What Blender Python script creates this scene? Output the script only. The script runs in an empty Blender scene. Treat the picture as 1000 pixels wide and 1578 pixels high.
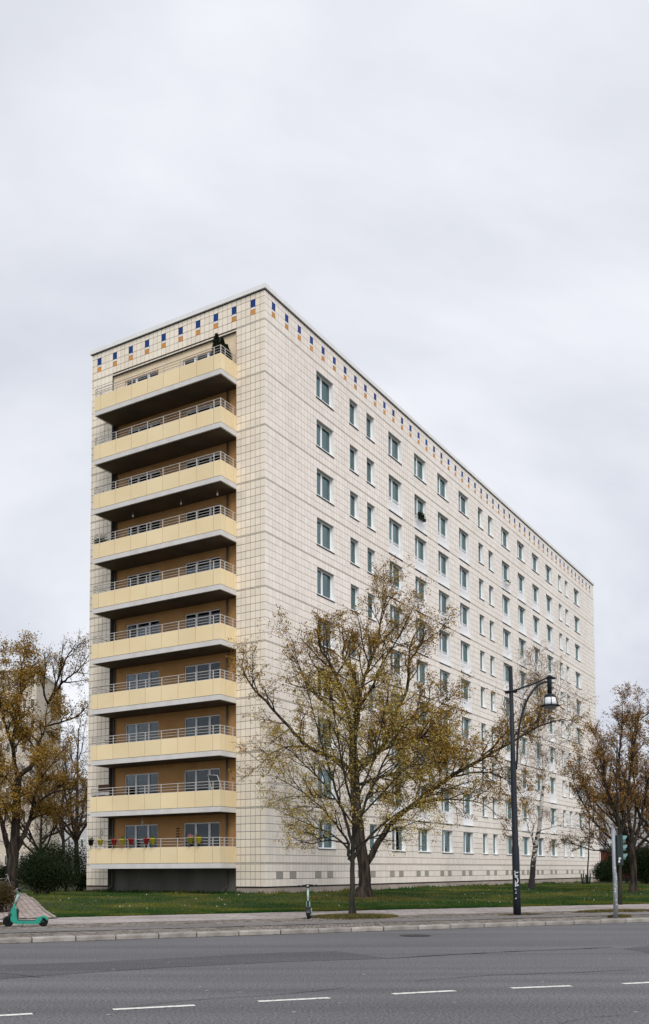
import bpy, math, random
import numpy as np
from mathutils import Vector, Matrix

sc = bpy.context.scene
col = sc.collection
random.seed(7)
PI = math.pi
R = math.radians

# ------------------------------------------------------------------ camera, sky, sun, exposure
PITCH, ROLL, FPX, PCX, PCY = 0.06640, -0.0036, 1488.87, 467.4, 1242.0
CAMZ = 1.6
cam_d = bpy.data.cameras.new('camera')
cam = bpy.data.objects.new('camera', cam_d)
col.objects.link(cam)
cam.location = (0, 0, CAMZ)
cam.rotation_euler = (Matrix.Rotation(PI / 2 + PITCH, 3, 'X') @ Matrix.Rotation(ROLL, 3, 'Z')).to_euler()
cam_d.sensor_fit = 'HORIZONTAL'
cam_d.sensor_width = 36.0
cam_d.lens = FPX / 1000.0 * 36.0
cam_d.shift_x = (500 - PCX) / 1000.0
cam_d.shift_y = (PCY - 789) / 1000.0
cam_d.clip_start = 0.1
cam_d.clip_end = 8000
sc.camera = cam

SUN_EL, SUN_AZ = R(46), R(166)          # soft light behind the viewer, a little to the right
world = bpy.data.worlds.new('World')
sc.world = world
world.use_nodes = True
wn = world.node_tree.nodes
wl = world.node_tree.links
wn.clear()
w_out = wn.new('ShaderNodeOutputWorld')
w_bg = wn.new('ShaderNodeBackground')
w_bg.inputs['Strength'].default_value = 0.1
w_sky = wn.new('ShaderNodeTexSky')
w_sky.sky_type = 'NISHITA'
w_sky.sun_disc = False
w_sky.sun_elevation = SUN_EL
w_sky.sun_rotation = SUN_AZ
w_sky.air_density = 1.0
w_sky.dust_density = 3.0
w_tc = wn.new('ShaderNodeTexCoord')
w_sep = wn.new('ShaderNodeSeparateXYZ')
wl.new(w_tc.outputs['Generated'], w_sep.inputs[0])
def wmath(op, a, b):
    n = wn.new('ShaderNodeMath'); n.operation = op
    for i, v in enumerate((a, b)):
        if isinstance(v, (int, float)): n.inputs[i].default_value = v
        elif v is not None: wl.new(v, n.inputs[i])
    return n.outputs[0]
up = wmath('MAXIMUM', w_sep.outputs[2], 0.0)
dz = wmath('ADD', up, 0.22)
cxn = wmath('DIVIDE', w_sep.outputs[0], dz)
cyn = wmath('DIVIDE', w_sep.outputs[1], dz)
w_cmb = wn.new('ShaderNodeCombineXYZ')
wl.new(cxn, w_cmb.inputs[0]); wl.new(cyn, w_cmb.inputs[1])
w_n1 = wn.new('ShaderNodeTexNoise'); w_n1.inputs['Scale'].default_value = 0.8
w_n1.inputs['Detail'].default_value = 6; w_n1.inputs['Roughness'].default_value = 0.52; w_n1.inputs['Distortion'].default_value = 0.5
wl.new(w_cmb.outputs[0], w_n1.inputs['Vector'])
w_r = wn.new('ShaderNodeValToRGB')
w_r.color_ramp.elements[0].position = 0.37; w_r.color_ramp.elements[0].color = (4.55, 4.75, 5.35, 1)
w_r.color_ramp.elements[1].position = 0.61; w_r.color_ramp.elements[1].color = (7.15, 7.25, 7.55, 1)
wl.new(w_n1.outputs['Fac'], w_r.inputs['Fac'])
w_mix = wn.new('ShaderNodeMixRGB')
w_mix.inputs['Fac'].default_value = 0.93
wl.new(w_sky.outputs[0], w_mix.inputs[1]); wl.new(w_r.outputs[0], w_mix.inputs[2])
wl.new(w_mix.outputs[0], w_bg.inputs['Color'])
wl.new(w_bg.outputs[0], w_out.inputs['Surface'])

sun_d = bpy.data.lights.new('sun', 'SUN')
sun_d.energy = 1.5
sun_d.angle = R(28)
sun_d.color = (1.0, 0.965, 0.92)
sun = bpy.data.objects.new('sun', sun_d)
col.objects.link(sun)
sdir = Vector((math.sin(SUN_AZ) * math.cos(SUN_EL), math.cos(SUN_AZ) * math.cos(SUN_EL), math.sin(SUN_EL)))
sun.rotation_euler = sdir.to_track_quat('Z', 'Y').to_euler()
sun.location = (0, -20, 60)

sc.view_settings.view_transform = 'Standard'
sc.view_settings.look = 'None'
sc.view_settings.gamma = 1.0
sc.view_settings.exposure = 0.5
sc.view_settings.use_curve_mapping = False
sc.cycles.max_bounces = 6
sc.cycles.transparent_max_bounces = 12

# ------------------------------------------------------------------ helpers
cP, sP = math.cos(PITCH), math.sin(PITCH)
cR, sR = math.cos(ROLL), math.sin(ROLL)
def ray(px, py):
    a, b = px - PCX, py - PCY
    x = (cR * a + sR * b) / FPX
    v = -(-sR * a + cR * b) / FPX
    return x, cP - v * sP, sP + v * cP
def at(px, py, Y):
    """the place at distance Y along the view axis that the photograph shows at px, py"""
    d = ray(px, py); t = Y / d[1]
    return (d[0] * t, Y, CAMZ + d[2] * t)
def project(x, y, z):
    z = z - CAMZ
    d = y * cP + z * sP; u = -y * sP + z * cP
    a, b = FPX * x / d, -FPX * u / d
    return PCX + cR * a - sR * b, PCY + sR * a + cR * b

def link(o, parent=None):
    col.objects.link(o)
    if parent is not None: o.parent = parent
    return o
def tag(o, label=None, cat=None, group=None, kind=None):
    if label: o['label'] = label
    if cat: o['category'] = cat
    if group: o['group'] = group
    if kind: o['kind'] = kind
    return o
def empty(name, loc=(0, 0, 0), rz=0.0):
    o = bpy.data.objects.new(name, None)
    o.empty_display_size = 0.3
    o.location = loc; o.rotation_euler = (0, 0, rz)
    return link(o)
def copy_tree(o, parent=None):
    c = o.copy(); col.objects.link(c)
    if parent is not None: c.parent = parent
    for ch in list(o.children): copy_tree(ch, c)
    return c

class MB:
    def __init__(s): s.v = []; s.f = []; s.m = []
    def quad(s, a, b, c, d, m=0):
        i = len(s.v); s.v += [a, b, c, d]; s.f.append((i, i + 1, i + 2, i + 3)); s.m.append(m)
    def poly(s, pts, m=0):
        i = len(s.v); s.v += list(pts); s.f.append(tuple(range(i, i + len(pts)))); s.m.append(m)
    def box(s, x0, x1, y0, y1, z0, z1, m=0, M=None, bev=0):
        i = len(s.v)
        pts = [(x0, y0, z0), (x1, y0, z0), (x1, y1, z0), (x0, y1, z0), (x0, y0, z1), (x1, y0, z1), (x1, y1, z1), (x0, y1, z1)]
        if M is not None: pts = [tuple(M @ Vector(q)) for q in pts]
        s.v += pts
        for f in ((0, 3, 2, 1), (4, 5, 6, 7), (0, 1, 5, 4), (1, 2, 6, 5), (2, 3, 7, 6), (3, 0, 4, 7)):
            s.f.append(tuple(i + k for k in f)); s.m.append(m)
    def prism(s, pts, z0, z1, m=0, M=None):
        """pts: outline in xy, counter clockwise"""
        n = len(pts); i = len(s.v)
        q = [(p[0], p[1], z0) for p in pts] + [(p[0], p[1], z1) for p in pts]
        if M is not None: q = [tuple(M @ Vector(k)) for k in q]
        s.v += q
        s.f.append(tuple(i + k for k in reversed(range(n)))); s.m.append(m)
        s.f.append(tuple(i + n + k for k in range(n))); s.m.append(m)
        for k in range(n):
            s.f.append((i + k, i + (k + 1) % n, i + n + (k + 1) % n, i + n + k)); s.m.append(m)
    def tube(s, pts, radii, sides=8, m=0, cap=True):
        P = [Vector(p) for p in pts]
        if not hasattr(radii, '__len__'): radii = [radii] * len(P)
        base = len(s.v); ref = None
        for k, p in enumerate(P):
            t = (P[min(k + 1, len(P) - 1)] - P[max(k - 1, 0)])
            if t.length < 1e-9: t = Vector((0, 0, 1))
            t.normalize()
            if ref is None:
                ref = Vector((1, 0, 0)) if abs(t.x) < 0.8 else Vector((0, 1, 0))
            a = (ref - t * ref.dot(t)); a.normalize(); ref = a
            b = t.cross(a)
            for j in range(sides):
                w = 2 * PI * j / sides
                s.v.append(tuple(p + (a * math.cos(w) + b * math.sin(w)) * radii[k]))
        for k in range(len(P) - 1):
            for j in range(sides):
                s.f.append((base + k * sides + j, base + k * sides + (j + 1) % sides, base + (k + 1) * sides + (j + 1) % sides, base + (k + 1) * sides + j)); s.m.append(m)
        if cap:
            s.f.append(tuple(base + j for j in reversed(range(sides)))); s.m.append(m)
            s.f.append(tuple(base + (len(P) - 1) * sides + j for j in range(sides))); s.m.append(m)
    def lathe(s, prof, sides=16, m=0, M=None):
        """prof: (radius, z) pairs round the z axis"""
        base = len(s.v)
        for r, z in prof:
            for j in range(sides):
                w = 2 * PI * j / sides
                q = Vector((r * math.cos(w), r * math.sin(w), z))
                s.v.append(tuple(M @ q) if M is not None else tuple(q))
        for k in range(len(prof) - 1):
            for j in range(sides):
                s.f.append((base + k * sides + j, base + k * sides + (j + 1) % sides, base + (k + 1) * sides + (j + 1) % sides, base + (k + 1) * sides + j)); s.m.append(m)
        s.f.append(tuple(base + j for j in reversed(range(sides)))); s.m.append(m)
        s.f.append(tuple(base + (len(prof) - 1) * sides + j for j in range(sides))); s.m.append(m)
    def mesh(s, name, mats, smooth=False):
        me = bpy.data.meshes.new(name)
        me.from_pydata(s.v, [], s.f)
        for mt in (mats if isinstance(mats, (list, tuple)) else [mats]): me.materials.append(mt)
        me.polygons.foreach_set('material_index', s.m)
        if smooth: me.polygons.foreach_set('use_smooth', [True] * len(s.f))
        me.update()
        return me
    def build(s, name, mats, parent=None, smooth=False, loc=None):
        o = bpy.data.objects.new(name, s.mesh(name, mats, smooth))
        if loc is not None: o.location = loc
        return link(o, parent)

def np_mesh(name, verts, faces, mats, midx=None, smooth=False):
    """verts (n,3), faces (m,k) with k 3 or 4"""
    me = bpy.data.meshes.new(name)
    verts = np.asarray(verts, np.float32); faces = np.asarray(faces, np.int32)
    k = faces.shape[1]
    me.vertices.add(len(verts)); me.vertices.foreach_set('co', verts.ravel())
    me.loops.add(faces.size); me.loops.foreach_set('vertex_index', faces.ravel())
    me.polygons.add(len(faces))
    me.polygons.foreach_set('loop_start', np.arange(0, faces.size, k, dtype=np.int32))
    for mt in (mats if isinstance(mats, (list, tuple)) else [mats]): me.materials.append(mt)
    if midx is not None: me.polygons.foreach_set('material_index', np.asarray(midx, np.int32))
    me.polygons.foreach_set('use_smooth', np.full(len(faces), bool(smooth)))
    me.update(calc_edges=True)
    return me
def np_obj(name, *a, parent=None, **k):
    return link(bpy.data.objects.new(name, np_mesh(name, *a, **k)), parent)

def boxes_np(B):
    """B (n,6): x0 x1 y0 y1 z0 z1 -> verts, quads"""
    B = np.asarray(B, float); n = len(B)
    x0, x1, y0, y1, z0, z1 = B.T
    V = np.stack([np.stack(t, 1) for t in ((x0, y0, z0), (x1, y0, z0), (x1, y1, z0), (x0, y1, z0), (x0, y0, z1), (x1, y0, z1), (x1, y1, z1), (x0, y1, z1))], 1).reshape(-1, 3)
    F = np.array(((0, 3, 2, 1), (4, 5, 6, 7), (0, 1, 5, 4), (1, 2, 6, 5), (2, 3, 7, 6), (3, 0, 4, 7)))
    F = (F[None] + 8 * np.arange(n)[:, None, None]).reshape(-1, 4)
    return V, F

# ------------------------------------------------------------------ materials
MATS = {}
def mat(name, color, rough=0.7, var=0.0, scale=3.0, bump=0.0, bscale=None, metal=0.0, color2=None, ramp=(0.35, 0.65), island=0.0, objrand=0.0,
        stretch=None, detail=5.0, spec=0.5, coat=0.0, translucent=0.0, island2=None):
    m = bpy.data.materials.new(name); m.use_nodes = True
    nt = m.node_tree; N = nt.nodes; L = nt.links
    p = N['Principled BSDF']
    p.inputs['Roughness'].default_value = rough
    p.inputs['Metallic'].default_value = metal
    p.inputs['Specular IOR Level'].default_value = spec if rough < 0.6 else min(spec, 0.12)
    if coat: p.inputs['Coat Weight'].default_value = coat; p.inputs['Coat Roughness'].default_value = 0.15
    tc = N.new('ShaderNodeTexCoord')
    vec = tc.outputs['Object']
    if stretch:
        mp = N.new('ShaderNodeMapping'); mp.inputs['Scale'].default_value = stretch
        L.new(vec, mp.inputs['Vector']); vec = mp.outputs[0]
    c = None
    if color2 is not None or var:
        nz = N.new('ShaderNodeTexNoise'); nz.inputs['Scale'].default_value = scale; nz.inputs['Detail'].default_value = detail
        L.new(vec, nz.inputs['Vector'])
        rp = N.new('ShaderNodeValToRGB')
        rp.color_ramp.elements[0].position = ramp[0]; rp.color_ramp.elements[1].position = ramp[1]
        c2 = color2 if color2 is not None else tuple(v * (1 - var) for v in color)
        rp.color_ramp.elements[0].color = (*color, 1); rp.color_ramp.elements[1].color = (*c2, 1)
        L.new(nz.outputs['Fac'], rp.inputs['Fac']); c = rp.outputs[0]
    for amt, src in ((island, 'isl'), (objrand, 'obj')):
        if not amt: continue
        if src == 'isl':
            g = N.new('ShaderNodeNewGeometry'); fac = g.outputs['Random Per Island']
        else:
            g = N.new('ShaderNodeObjectInfo'); fac = g.outputs['Random']
        mr = N.new('ShaderNodeMapRange'); mr.inputs['To Min'].default_value = 1 - amt; mr.inputs['To Max'].default_value = 1 + amt
        L.new(fac, mr.inputs['Value'])
        mx = N.new('ShaderNodeMixRGB'); mx.blend_type = 'MULTIPLY'; mx.inputs['Fac'].default_value = 1.0
        if c is None: mx.inputs[1].default_value = (*color, 1)
        else: L.new(c, mx.inputs[1])
        cb = N.new('ShaderNodeCombineColor')
        for k in range(3): L.new(mr.outputs[0], cb.inputs[k])
        L.new(cb.outputs[0], mx.inputs[2]); c = mx.outputs[0]
    if island2 is not None:
        g = N.new('ShaderNodeNewGeometry')
        rp = N.new('ShaderNodeValToRGB')
        els = rp.color_ramp.elements
        els[0].color = (*island2[0], 1); els[1].color = (*island2[-1], 1)
        for k in range(1, len(island2) - 1):
            e = els.new(k / (len(island2) - 1)); e.color = (*island2[k], 1)
        L.new(g.outputs['Random Per Island'], rp.inputs['Fac']); c = rp.outputs[0]
    if c is None: p.inputs['Base Color'].default_value = (*color, 1)
    else: L.new(c, p.inputs['Base Color'])
    if bump:
        nb = N.new('ShaderNodeTexNoise'); nb.inputs['Scale'].default_value = bscale or scale * 6; nb.inputs['Detail'].default_value = 6
        L.new(vec, nb.inputs['Vector'])
        bm = N.new('ShaderNodeBump'); bm.inputs['Strength'].default_value = bump; bm.inputs['Distance'].default_value = 0.02
        L.new(nb.outputs['Fac'], bm.inputs['Height']); L.new(bm.outputs[0], p.inputs['Normal'])
    if translucent:
        t = N.new('ShaderNodeBsdfTranslucent'); ms = N.new('ShaderNodeMixShader'); ms.inputs[0].default_value = translucent
        if c is None: t.inputs['Color'].default_value = (*color, 1)
        else: L.new(c, t.inputs['Color'])
        out = N['Material Output']
        L.new(p.outputs[0], ms.inputs[1]); L.new(t.outputs[0], ms.inputs[2]); L.new(ms.outputs[0], out.inputs['Surface'])
    MATS[name] = m
    return m

def glass_mat(name, tint=(0.62, 0.74, 0.74), ior=1.65, gcol=(0.66, 0.93, 0.95)):
    m = bpy.data.materials.new(name); m.use_nodes = True
    N = m.node_tree.nodes; L = m.node_tree.links; N.clear()
    out = N.new('ShaderNodeOutputMaterial'); tr = N.new('ShaderNodeBsdfTransparent'); gl = N.new('ShaderNodeBsdfGlossy'); ms = N.new('ShaderNodeMixShader'); fr = N.new('ShaderNodeFresnel')
    tr.inputs['Color'].default_value = (*tint, 1); gl.inputs['Roughness'].default_value = 0.02; gl.inputs['Color'].default_value = (*gcol, 1)
    fr.inputs['IOR'].default_value = ior
    nz = N.new('ShaderNodeTexNoise'); nz.inputs['Scale'].default_value = 0.9
    tc = N.new('ShaderNodeTexCoord'); L.new(tc.outputs['Object'], nz.inputs['Vector'])
    bm = N.new('ShaderNodeBump'); bm.inputs['Strength'].default_value = 0.05; bm.inputs['Distance'].default_value = 0.05
    L.new(nz.outputs['Fac'], bm.inputs['Height']); L.new(bm.outputs[0], gl.inputs['Normal'])
    L.new(fr.outputs[0], ms.inputs[0]); L.new(tr.outputs[0], ms.inputs[1]); L.new(gl.outputs[0], ms.inputs[2]); L.new(ms.outputs[0], out.inputs['Surface'])
    return m

M_tile = mat('tile_glaze', (0.875, 0.795, 0.665), 0.34, color2=(0.81, 0.725, 0.60), scale=0.35, ramp=(0.35, 0.7), island=0.06, objrand=0.06, stretch=(1, 1, 0.35))
M_tileR = mat('tile_glaze_long_side', (0.885, 0.815, 0.74), 0.34, color2=(0.825, 0.75, 0.67), scale=0.25, ramp=(0.35, 0.7), island=0.055, objrand=0.055, stretch=(1, 1, 0.35))
M_grout = mat('joint_mortar', (0.13, 0.11, 0.09), 0.9, var=0.25, scale=2)
M_joint_strip = mat('expansion_joint', (0.62, 0.57, 0.50), 0.8, var=0.2, scale=4)
M_blue = mat('blue_glaze', (0.006, 0.045, 0.21), 0.5, objrand=0.12, spec=0.2)
M_orange = mat('orange_glaze', (0.62, 0.28, 0.075), 0.5, objrand=0.12, spec=0.2)
M_paletile = mat('white_glaze', (0.80, 0.79, 0.76), 0.3)
M_vent = mat('vent_grey', (0.36, 0.34, 0.30), 0.7, objrand=0.06, bump=0.3, bscale=60)
M_stucco = mat('ochre_stucco', (0.57, 0.32, 0.135), 0.9, color2=(0.51, 0.275, 0.11), scale=1.2, bump=0.25, bscale=60)
M_stucco_lit = mat('ochre_stucco_lit', (0.84, 0.69, 0.48), 0.9, var=0.12, scale=1.4, bump=0.2, bscale=60)  # same stucco, paler: the top storey's stronger light put into the colour
M_panel = mat('yellow_panel', (0.87, 0.72, 0.46), 0.6, color2=(0.825, 0.67, 0.415), scale=0.8, objrand=0.035)
M_slab = mat('slab_concrete', (0.70, 0.685, 0.67), 0.85, color2=(0.62, 0.605, 0.59), scale=1.3, bump=0.15, bscale=40, stretch=(1, 1, 0.4))
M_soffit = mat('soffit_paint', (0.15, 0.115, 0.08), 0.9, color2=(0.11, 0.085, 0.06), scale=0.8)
M_rail = mat('rail_metal', (0.56, 0.53, 0.49), 0.45, metal=0.3)
M_coping = mat('coping_metal', (0.84, 0.84, 0.84), 0.5, var=0.06, scale=1.5)
M_gap_shade = mat('gap_shade', (0.018, 0.018, 0.018), 0.9)  # near black for dark gaps and for painted shadow lines under edges
M_plinth = mat('plinth_concrete', (0.46, 0.39, 0.34), 0.9, color2=(0.34, 0.29, 0.25), scale=1.0, stretch=(1, 1, 0.5), bump=0.3, bscale=25)
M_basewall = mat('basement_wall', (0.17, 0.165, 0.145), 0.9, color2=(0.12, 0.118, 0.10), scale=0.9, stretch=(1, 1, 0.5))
M_roof = mat('roof_felt', (0.12, 0.12, 0.12), 0.95, var=0.3)
M_white = mat('white_pvc', (0.88, 0.88, 0.89), 0.4, objrand=0.03)
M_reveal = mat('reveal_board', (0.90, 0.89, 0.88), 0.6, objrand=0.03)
M_lintel = mat('lintel_board_shaded', (0.50, 0.49, 0.47), 0.8)  # reveal board overhead, greyer: its shade is put into the colour
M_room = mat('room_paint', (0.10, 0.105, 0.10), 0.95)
M_curtain = mat('net_curtain', (0.74, 0.74, 0.70), 0.95, var=0.35, scale=9, stretch=(3, 3, 0.1), objrand=0.25)
M_blind = mat('roller_blind', (0.66, 0.63, 0.60), 0.9, objrand=0.25, var=0.1, scale=30, stretch=(0.1, 0.1, 3))
M_glass = glass_mat('window_glass', (0.62, 0.76, 0.76), 2.5)
M_glass2 = glass_mat('loggia_glass', (0.5, 0.55, 0.56), 1.45, (0.9, 0.95, 1.0))
M_pipe_shade = mat('zinc_and_recess_shade', (0.13, 0.125, 0.115), 0.6, metal=0.2)  # downpipes, also the painted shade strips round the recess

def asphalt(name, c1, c2, sc1=0.12):
    m = mat(name, c1, 0.86, color2=c2, scale=sc1, ramp=(0.3, 0.7), detail=8, bump=0.55, bscale=55)
    N = m.node_tree.nodes; L = m.node_tree.links; p = N['Principled BSDF']
    src = p.inputs['Base Color'].links[0].from_socket
    tc = next(n for n in N if n.type == 'TEX_COORD')
    nz = N.new('ShaderNodeTexNoise'); nz.inputs['Scale'].default_value = 30; nz.inputs['Detail'].default_value = 3
    L.new(tc.outputs['Object'], nz.inputs['Vector'])
    mr = N.new('ShaderNodeMapRange'); mr.inputs['From Min'].default_value = 0.3; mr.inputs['From Max'].default_value = 0.7; mr.inputs['To Min'].default_value = 0.45; mr.inputs['To Max'].default_value = 1.55
    L.new(nz.outputs['Fac'], mr.inputs['Value'])
    # long streaks along the lanes
    mp = N.new('ShaderNodeMapping'); mp.inputs['Rotation'].default_value = (0, 0, -R(22)); mp.inputs['Scale'].default_value = (0.05, 1.1, 1)
    L.new(tc.outputs['Object'], mp.inputs['Vector'])
    n2 = N.new('ShaderNodeTexNoise'); n2.inputs['Scale'].default_value = 1.0; n2.inputs['Detail'].default_value = 6
    L.new(mp.outputs[0], n2.inputs['Vector'])
    m2 = N.new('ShaderNodeMapRange'); m2.inputs['From Min'].default_value = 0.3; m2.inputs['From Max'].default_value = 0.7; m2.inputs['To Min'].default_value = 0.82; m2.inputs['To Max'].default_value = 1.16
    L.new(n2.outputs['Fac'], m2.inputs['Value'])
    mm = N.new('ShaderNodeMath'); mm.operation = 'MULTIPLY'; L.new(mr.outputs[0], mm.inputs[0]); L.new(m2.outputs[0], mm.inputs[1])
    hs = N.new('ShaderNodeMixRGB'); hs.blend_type = 'MULTIPLY'; hs.inputs['Fac'].default_value = 1
    cb = N.new('ShaderNodeCombineColor')
    for k in range(3): L.new(mm.outputs[0], cb.inputs[k])
    L.new(src, hs.inputs[1]); L.new(cb.outputs[0], hs.inputs[2]); L.new(hs.outputs[0], p.inputs['Base Color'])
    return m
M_road = asphalt('road_asphalt', (0.148, 0.147, 0.154), (0.118, 0.117, 0.124))
M_patch = asphalt('patch_asphalt', (0.108, 0.108, 0.113), (0.092, 0.091, 0.095))
M_cycle = asphalt('cycle_asphalt', (0.20, 0.187, 0.182), (0.165, 0.155, 0.15), 0.4)
M_crack = mat('sealed_crack', (0.045, 0.045, 0.047), 0.8)
M_paint = mat('road_paint', (0.72, 0.70, 0.66), 0.7, color2=(0.30, 0.29, 0.28), scale=14, ramp=(0.52, 0.72))
M_speck = mat('chalk_speck', (0.55, 0.54, 0.52), 0.8)
M_kerb = mat('kerb_granite', (0.37, 0.345, 0.32), 0.8, color2=(0.24, 0.22, 0.20), scale=3, objrand=0.14, bump=0.4, bscale=30)
M_bed = mat('paving_bed', (0.12, 0.105, 0.09), 0.95, var=0.3, scale=1)
M_setts = mat('stone_setts', (0.24, 0.215, 0.195), 0.85, island=0.35, color2=(0.17, 0.15, 0.13), scale=1.2)
M_slabs = mat('paving_slabs', (0.38, 0.345, 0.33), 0.85, island=0.12, color2=(0.29, 0.26, 0.245), scale=0.5, bump=0.2, bscale=40)
M_pavers = mat('path_pavers', (0.36, 0.30, 0.275), 0.85, island=0.16, objrand=0.16, color2=(0.28, 0.235, 0.215), scale=0.7)
M_edge = mat('edging_stone', (0.36, 0.32, 0.28), 0.85, objrand=0.1, var=0.2)
M_lawn = mat('lawn_soil', (0.030, 0.045, 0.016), 0.95, color2=(0.075, 0.075, 0.022), scale=0.22, ramp=(0.38, 0.68), bump=0.8, bscale=9, detail=9)
M_blade = mat('grass_blades', (0.032, 0.084, 0.016), 0.75, color2=(0.19, 0.18, 0.032), scale=0.26, ramp=(0.47, 0.68), island=0.4, detail=9, translucent=0.25)
M_drygrass = mat('dry_grass', (0.16, 0.12, 0.04), 0.85, color2=(0.07, 0.075, 0.025), scale=1.5, island=0.4)
M_soil = mat('bare_soil', (0.12, 0.085, 0.045), 0.95, color2=(0.06, 0.06, 0.03), scale=1.2, bump=0.6, bscale=12)
M_ground = mat('far_ground', (0.09, 0.085, 0.06), 0.95, color2=(0.05, 0.06, 0.03), scale=0.02)
M_daisy = mat('daisy_white', (0.72, 0.72, 0.68), 0.8)

# ------------------------------------------------------------------ ground layout (street axes: s along the kerb, n away from the viewer)
SA = R(24.5)
es = (math.cos(SA), math.sin(SA)); en = (-math.sin(SA), math.cos(SA))
def W(s, n, z=0.0): return (s * es[0] + n * en[0], s * es[1] + n * en[1], z)
def SN(x, y): return x * es[0] + y * es[1], x * en[0] + y * en[1]
N_KERB, N_KERB2, N_CYC0, N_CYC1, N_SLAB, N_LAWN = 22.42, 22.72, 24.25, 25.7, 27.7, 31.75
def sstep(t): t = np.clip(t, 0, 1); return t * t * (3 - 2 * t)
def gz(x, y):
    s, n = SN(np.asarray(x, float), np.asarray(y, float))
    z = 0.135 + 0.285 * sstep((n - N_LAWN) / 13.0) - 0.19 * sstep((n - 55) / 35.0)
    z = z + (0.03 * np.sin(x * 0.9 + y * 0.35) * np.sin(y * 0.7 - x * 0.2) + 0.015 * np.sin(x * 2.3 + 1) * np.sin(y * 1.9)) * sstep((n - N_LAWN - 0.3) / 4)
    return z
def gzf(x, y): return float(gz(x, y))

def sheet(name, pts, m, z, kind='structure', parent=None):
    b = MB(); b.poly([(p[0], p[1], z) for p in pts]); o = b.build(name, m, parent)
    if parent is None: o['kind'] = kind
    return o
sheet('ground', [(-3000, -3000), (3000, -3000), (3000, 3000), (-3000, 3000)], M_ground, -0.35)
road = sheet('road', [W(-400, -60), W(400, -60), W(400, N_KERB + 0.05), W(-400, N_KERB + 0.05)], M_road, 0.0)
# darker repair strips and sealed cracks in the asphalt
def pxG(px, py, z=0.0):
    d = ray(px, py); t = (z - CAMZ) / d[2]
    return d[0] * t, d[1] * t
def flat(name, pxs, m, z=0.004):
    b = MB(); b.poly([(*pxG(*p), z) for p in pxs]); o = b.build(name, m, road); return o
flat('asphalt_patch', [(-80, 1521), (0, 1509), (120, 1500), (260, 1491), (420, 1483), (602, 1477), (520, 1466), (430, 1468), (300, 1475), (150, 1482), (0, 1488), (-80, 1493)], M_patch)
flat('asphalt_patch', [(960, 1462), (1010, 1456), (1060, 1450), (1060, 1466), (1010, 1470)], M_patch)
b = MB()
def crack(pxs, w):
    P = [Vector((*pxG(*p), 0.008)) for p in pxs]
    Q = []
    for i in range(len(P) - 1):
        n = max(2, int((P[i + 1] - P[i]).length / 0.35))
        Q += [P[i].lerp(P[i + 1], k / n) + Vector((0, random.uniform(-0.035, 0.035), 0)) for k in range(n)]
    for i in range(len(Q) - 1):
        ww = w * random.uniform(0.5, 1.2)
        b.quad(tuple(Q[i] + Vector((0, -ww, 0))), tuple(Q[i + 1] + Vector((0, -ww, 0))), tuple(Q[i + 1] + Vector((0, ww, 0))), tuple(Q[i] + Vector((0, ww, 0))))
crack([(600, 1477), (700, 1471), (800, 1466), (900, 1462), (965, 1459)], 0.035)
crack([(200, 1552), (300, 1541), (400, 1535), (500, 1526), (560, 1519)], 0.012)
crack([(640, 1512), (760, 1503), (880, 1499), (1010, 1493)], 0.014)
crack([(860, 1578), (920, 1568), (1010, 1562)], 0.007)
crack([(0, 1500), (60, 1507), (150, 1499)], 0.014)
b.build('sealed_crack', M_crack, road)
b = MB()
rg = random.Random(3)
for px, py in [(6, 1494), (165, 1524), (175, 1494), (232, 1509), (352, 1493), (308, 1521), (318, 1527), (374, 1485), (167, 1564), (330, 1508), (980, 1560), (940, 1478), (700, 1545), (560, 1502), (452, 1560)] + [(rg.uniform(0, 1000), rg.uniform(1455, 1578)) for _ in range(12)]:
    x, y = pxG(px, py); r = rg.uniform(0.008, 0.026)
    b.poly([(x + r * 1.6 * math.cos(a) * rg.uniform(.6, 1), y + r * math.sin(a) * rg.uniform(.6, 1), 0.006) for a in [k * PI / 3 for k in range(6)]])
b.build('chalk_speck', M_speck, road)['kind'] = 'stuff'
x, y = pxG(640, 1442)
b = MB(); b.lathe([(0.38, 0.001), (0.38, 0.006), (0.33, 0.007), (0.32, 0.003), (0.0, 0.003)], 24)
mh = b.build('manhole_cover', mat('cast_iron', (0.05, 0.048, 0.046), 0.6, var=0.3, scale=20), road, loc=(x, y, 0.002))

# dashes of the cycle lane line
DASH = [((-60, 1569), (50, 1562.5)), ((174, 1556), (300, 1549.5)), ((398, 1543.5), (508, 1538)), ((605, 1532), (701, 1527)), ((788, 1523), (880, 1519.5)), ((960, 1516.2), (1040, 1512.5))]
for (p0, p1) in DASH:
    a = Vector((*pxG(*p0), 0.005)); c = Vector((*pxG(*p1), 0.005)); d = (c - a).normalized(); nn = Vector((-d.y, d.x, 0)) * 0.06
    b = MB(); nseg = 8
    L = [a.lerp(c, k / nseg) for k in range(nseg + 1)]
    for k in range(nseg):
        j = [random.uniform(-0.006, 0.006) for _ in range(4)]
        b.quad(tuple(L[k] - nn * (1 + j[0] * 5)), tuple(L[k + 1] - nn * (1 + j[1] * 5)), tuple(L[k + 1] + nn), tuple(L[k] + nn))
    b.build('lane_dash', M_paint, road)

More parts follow.
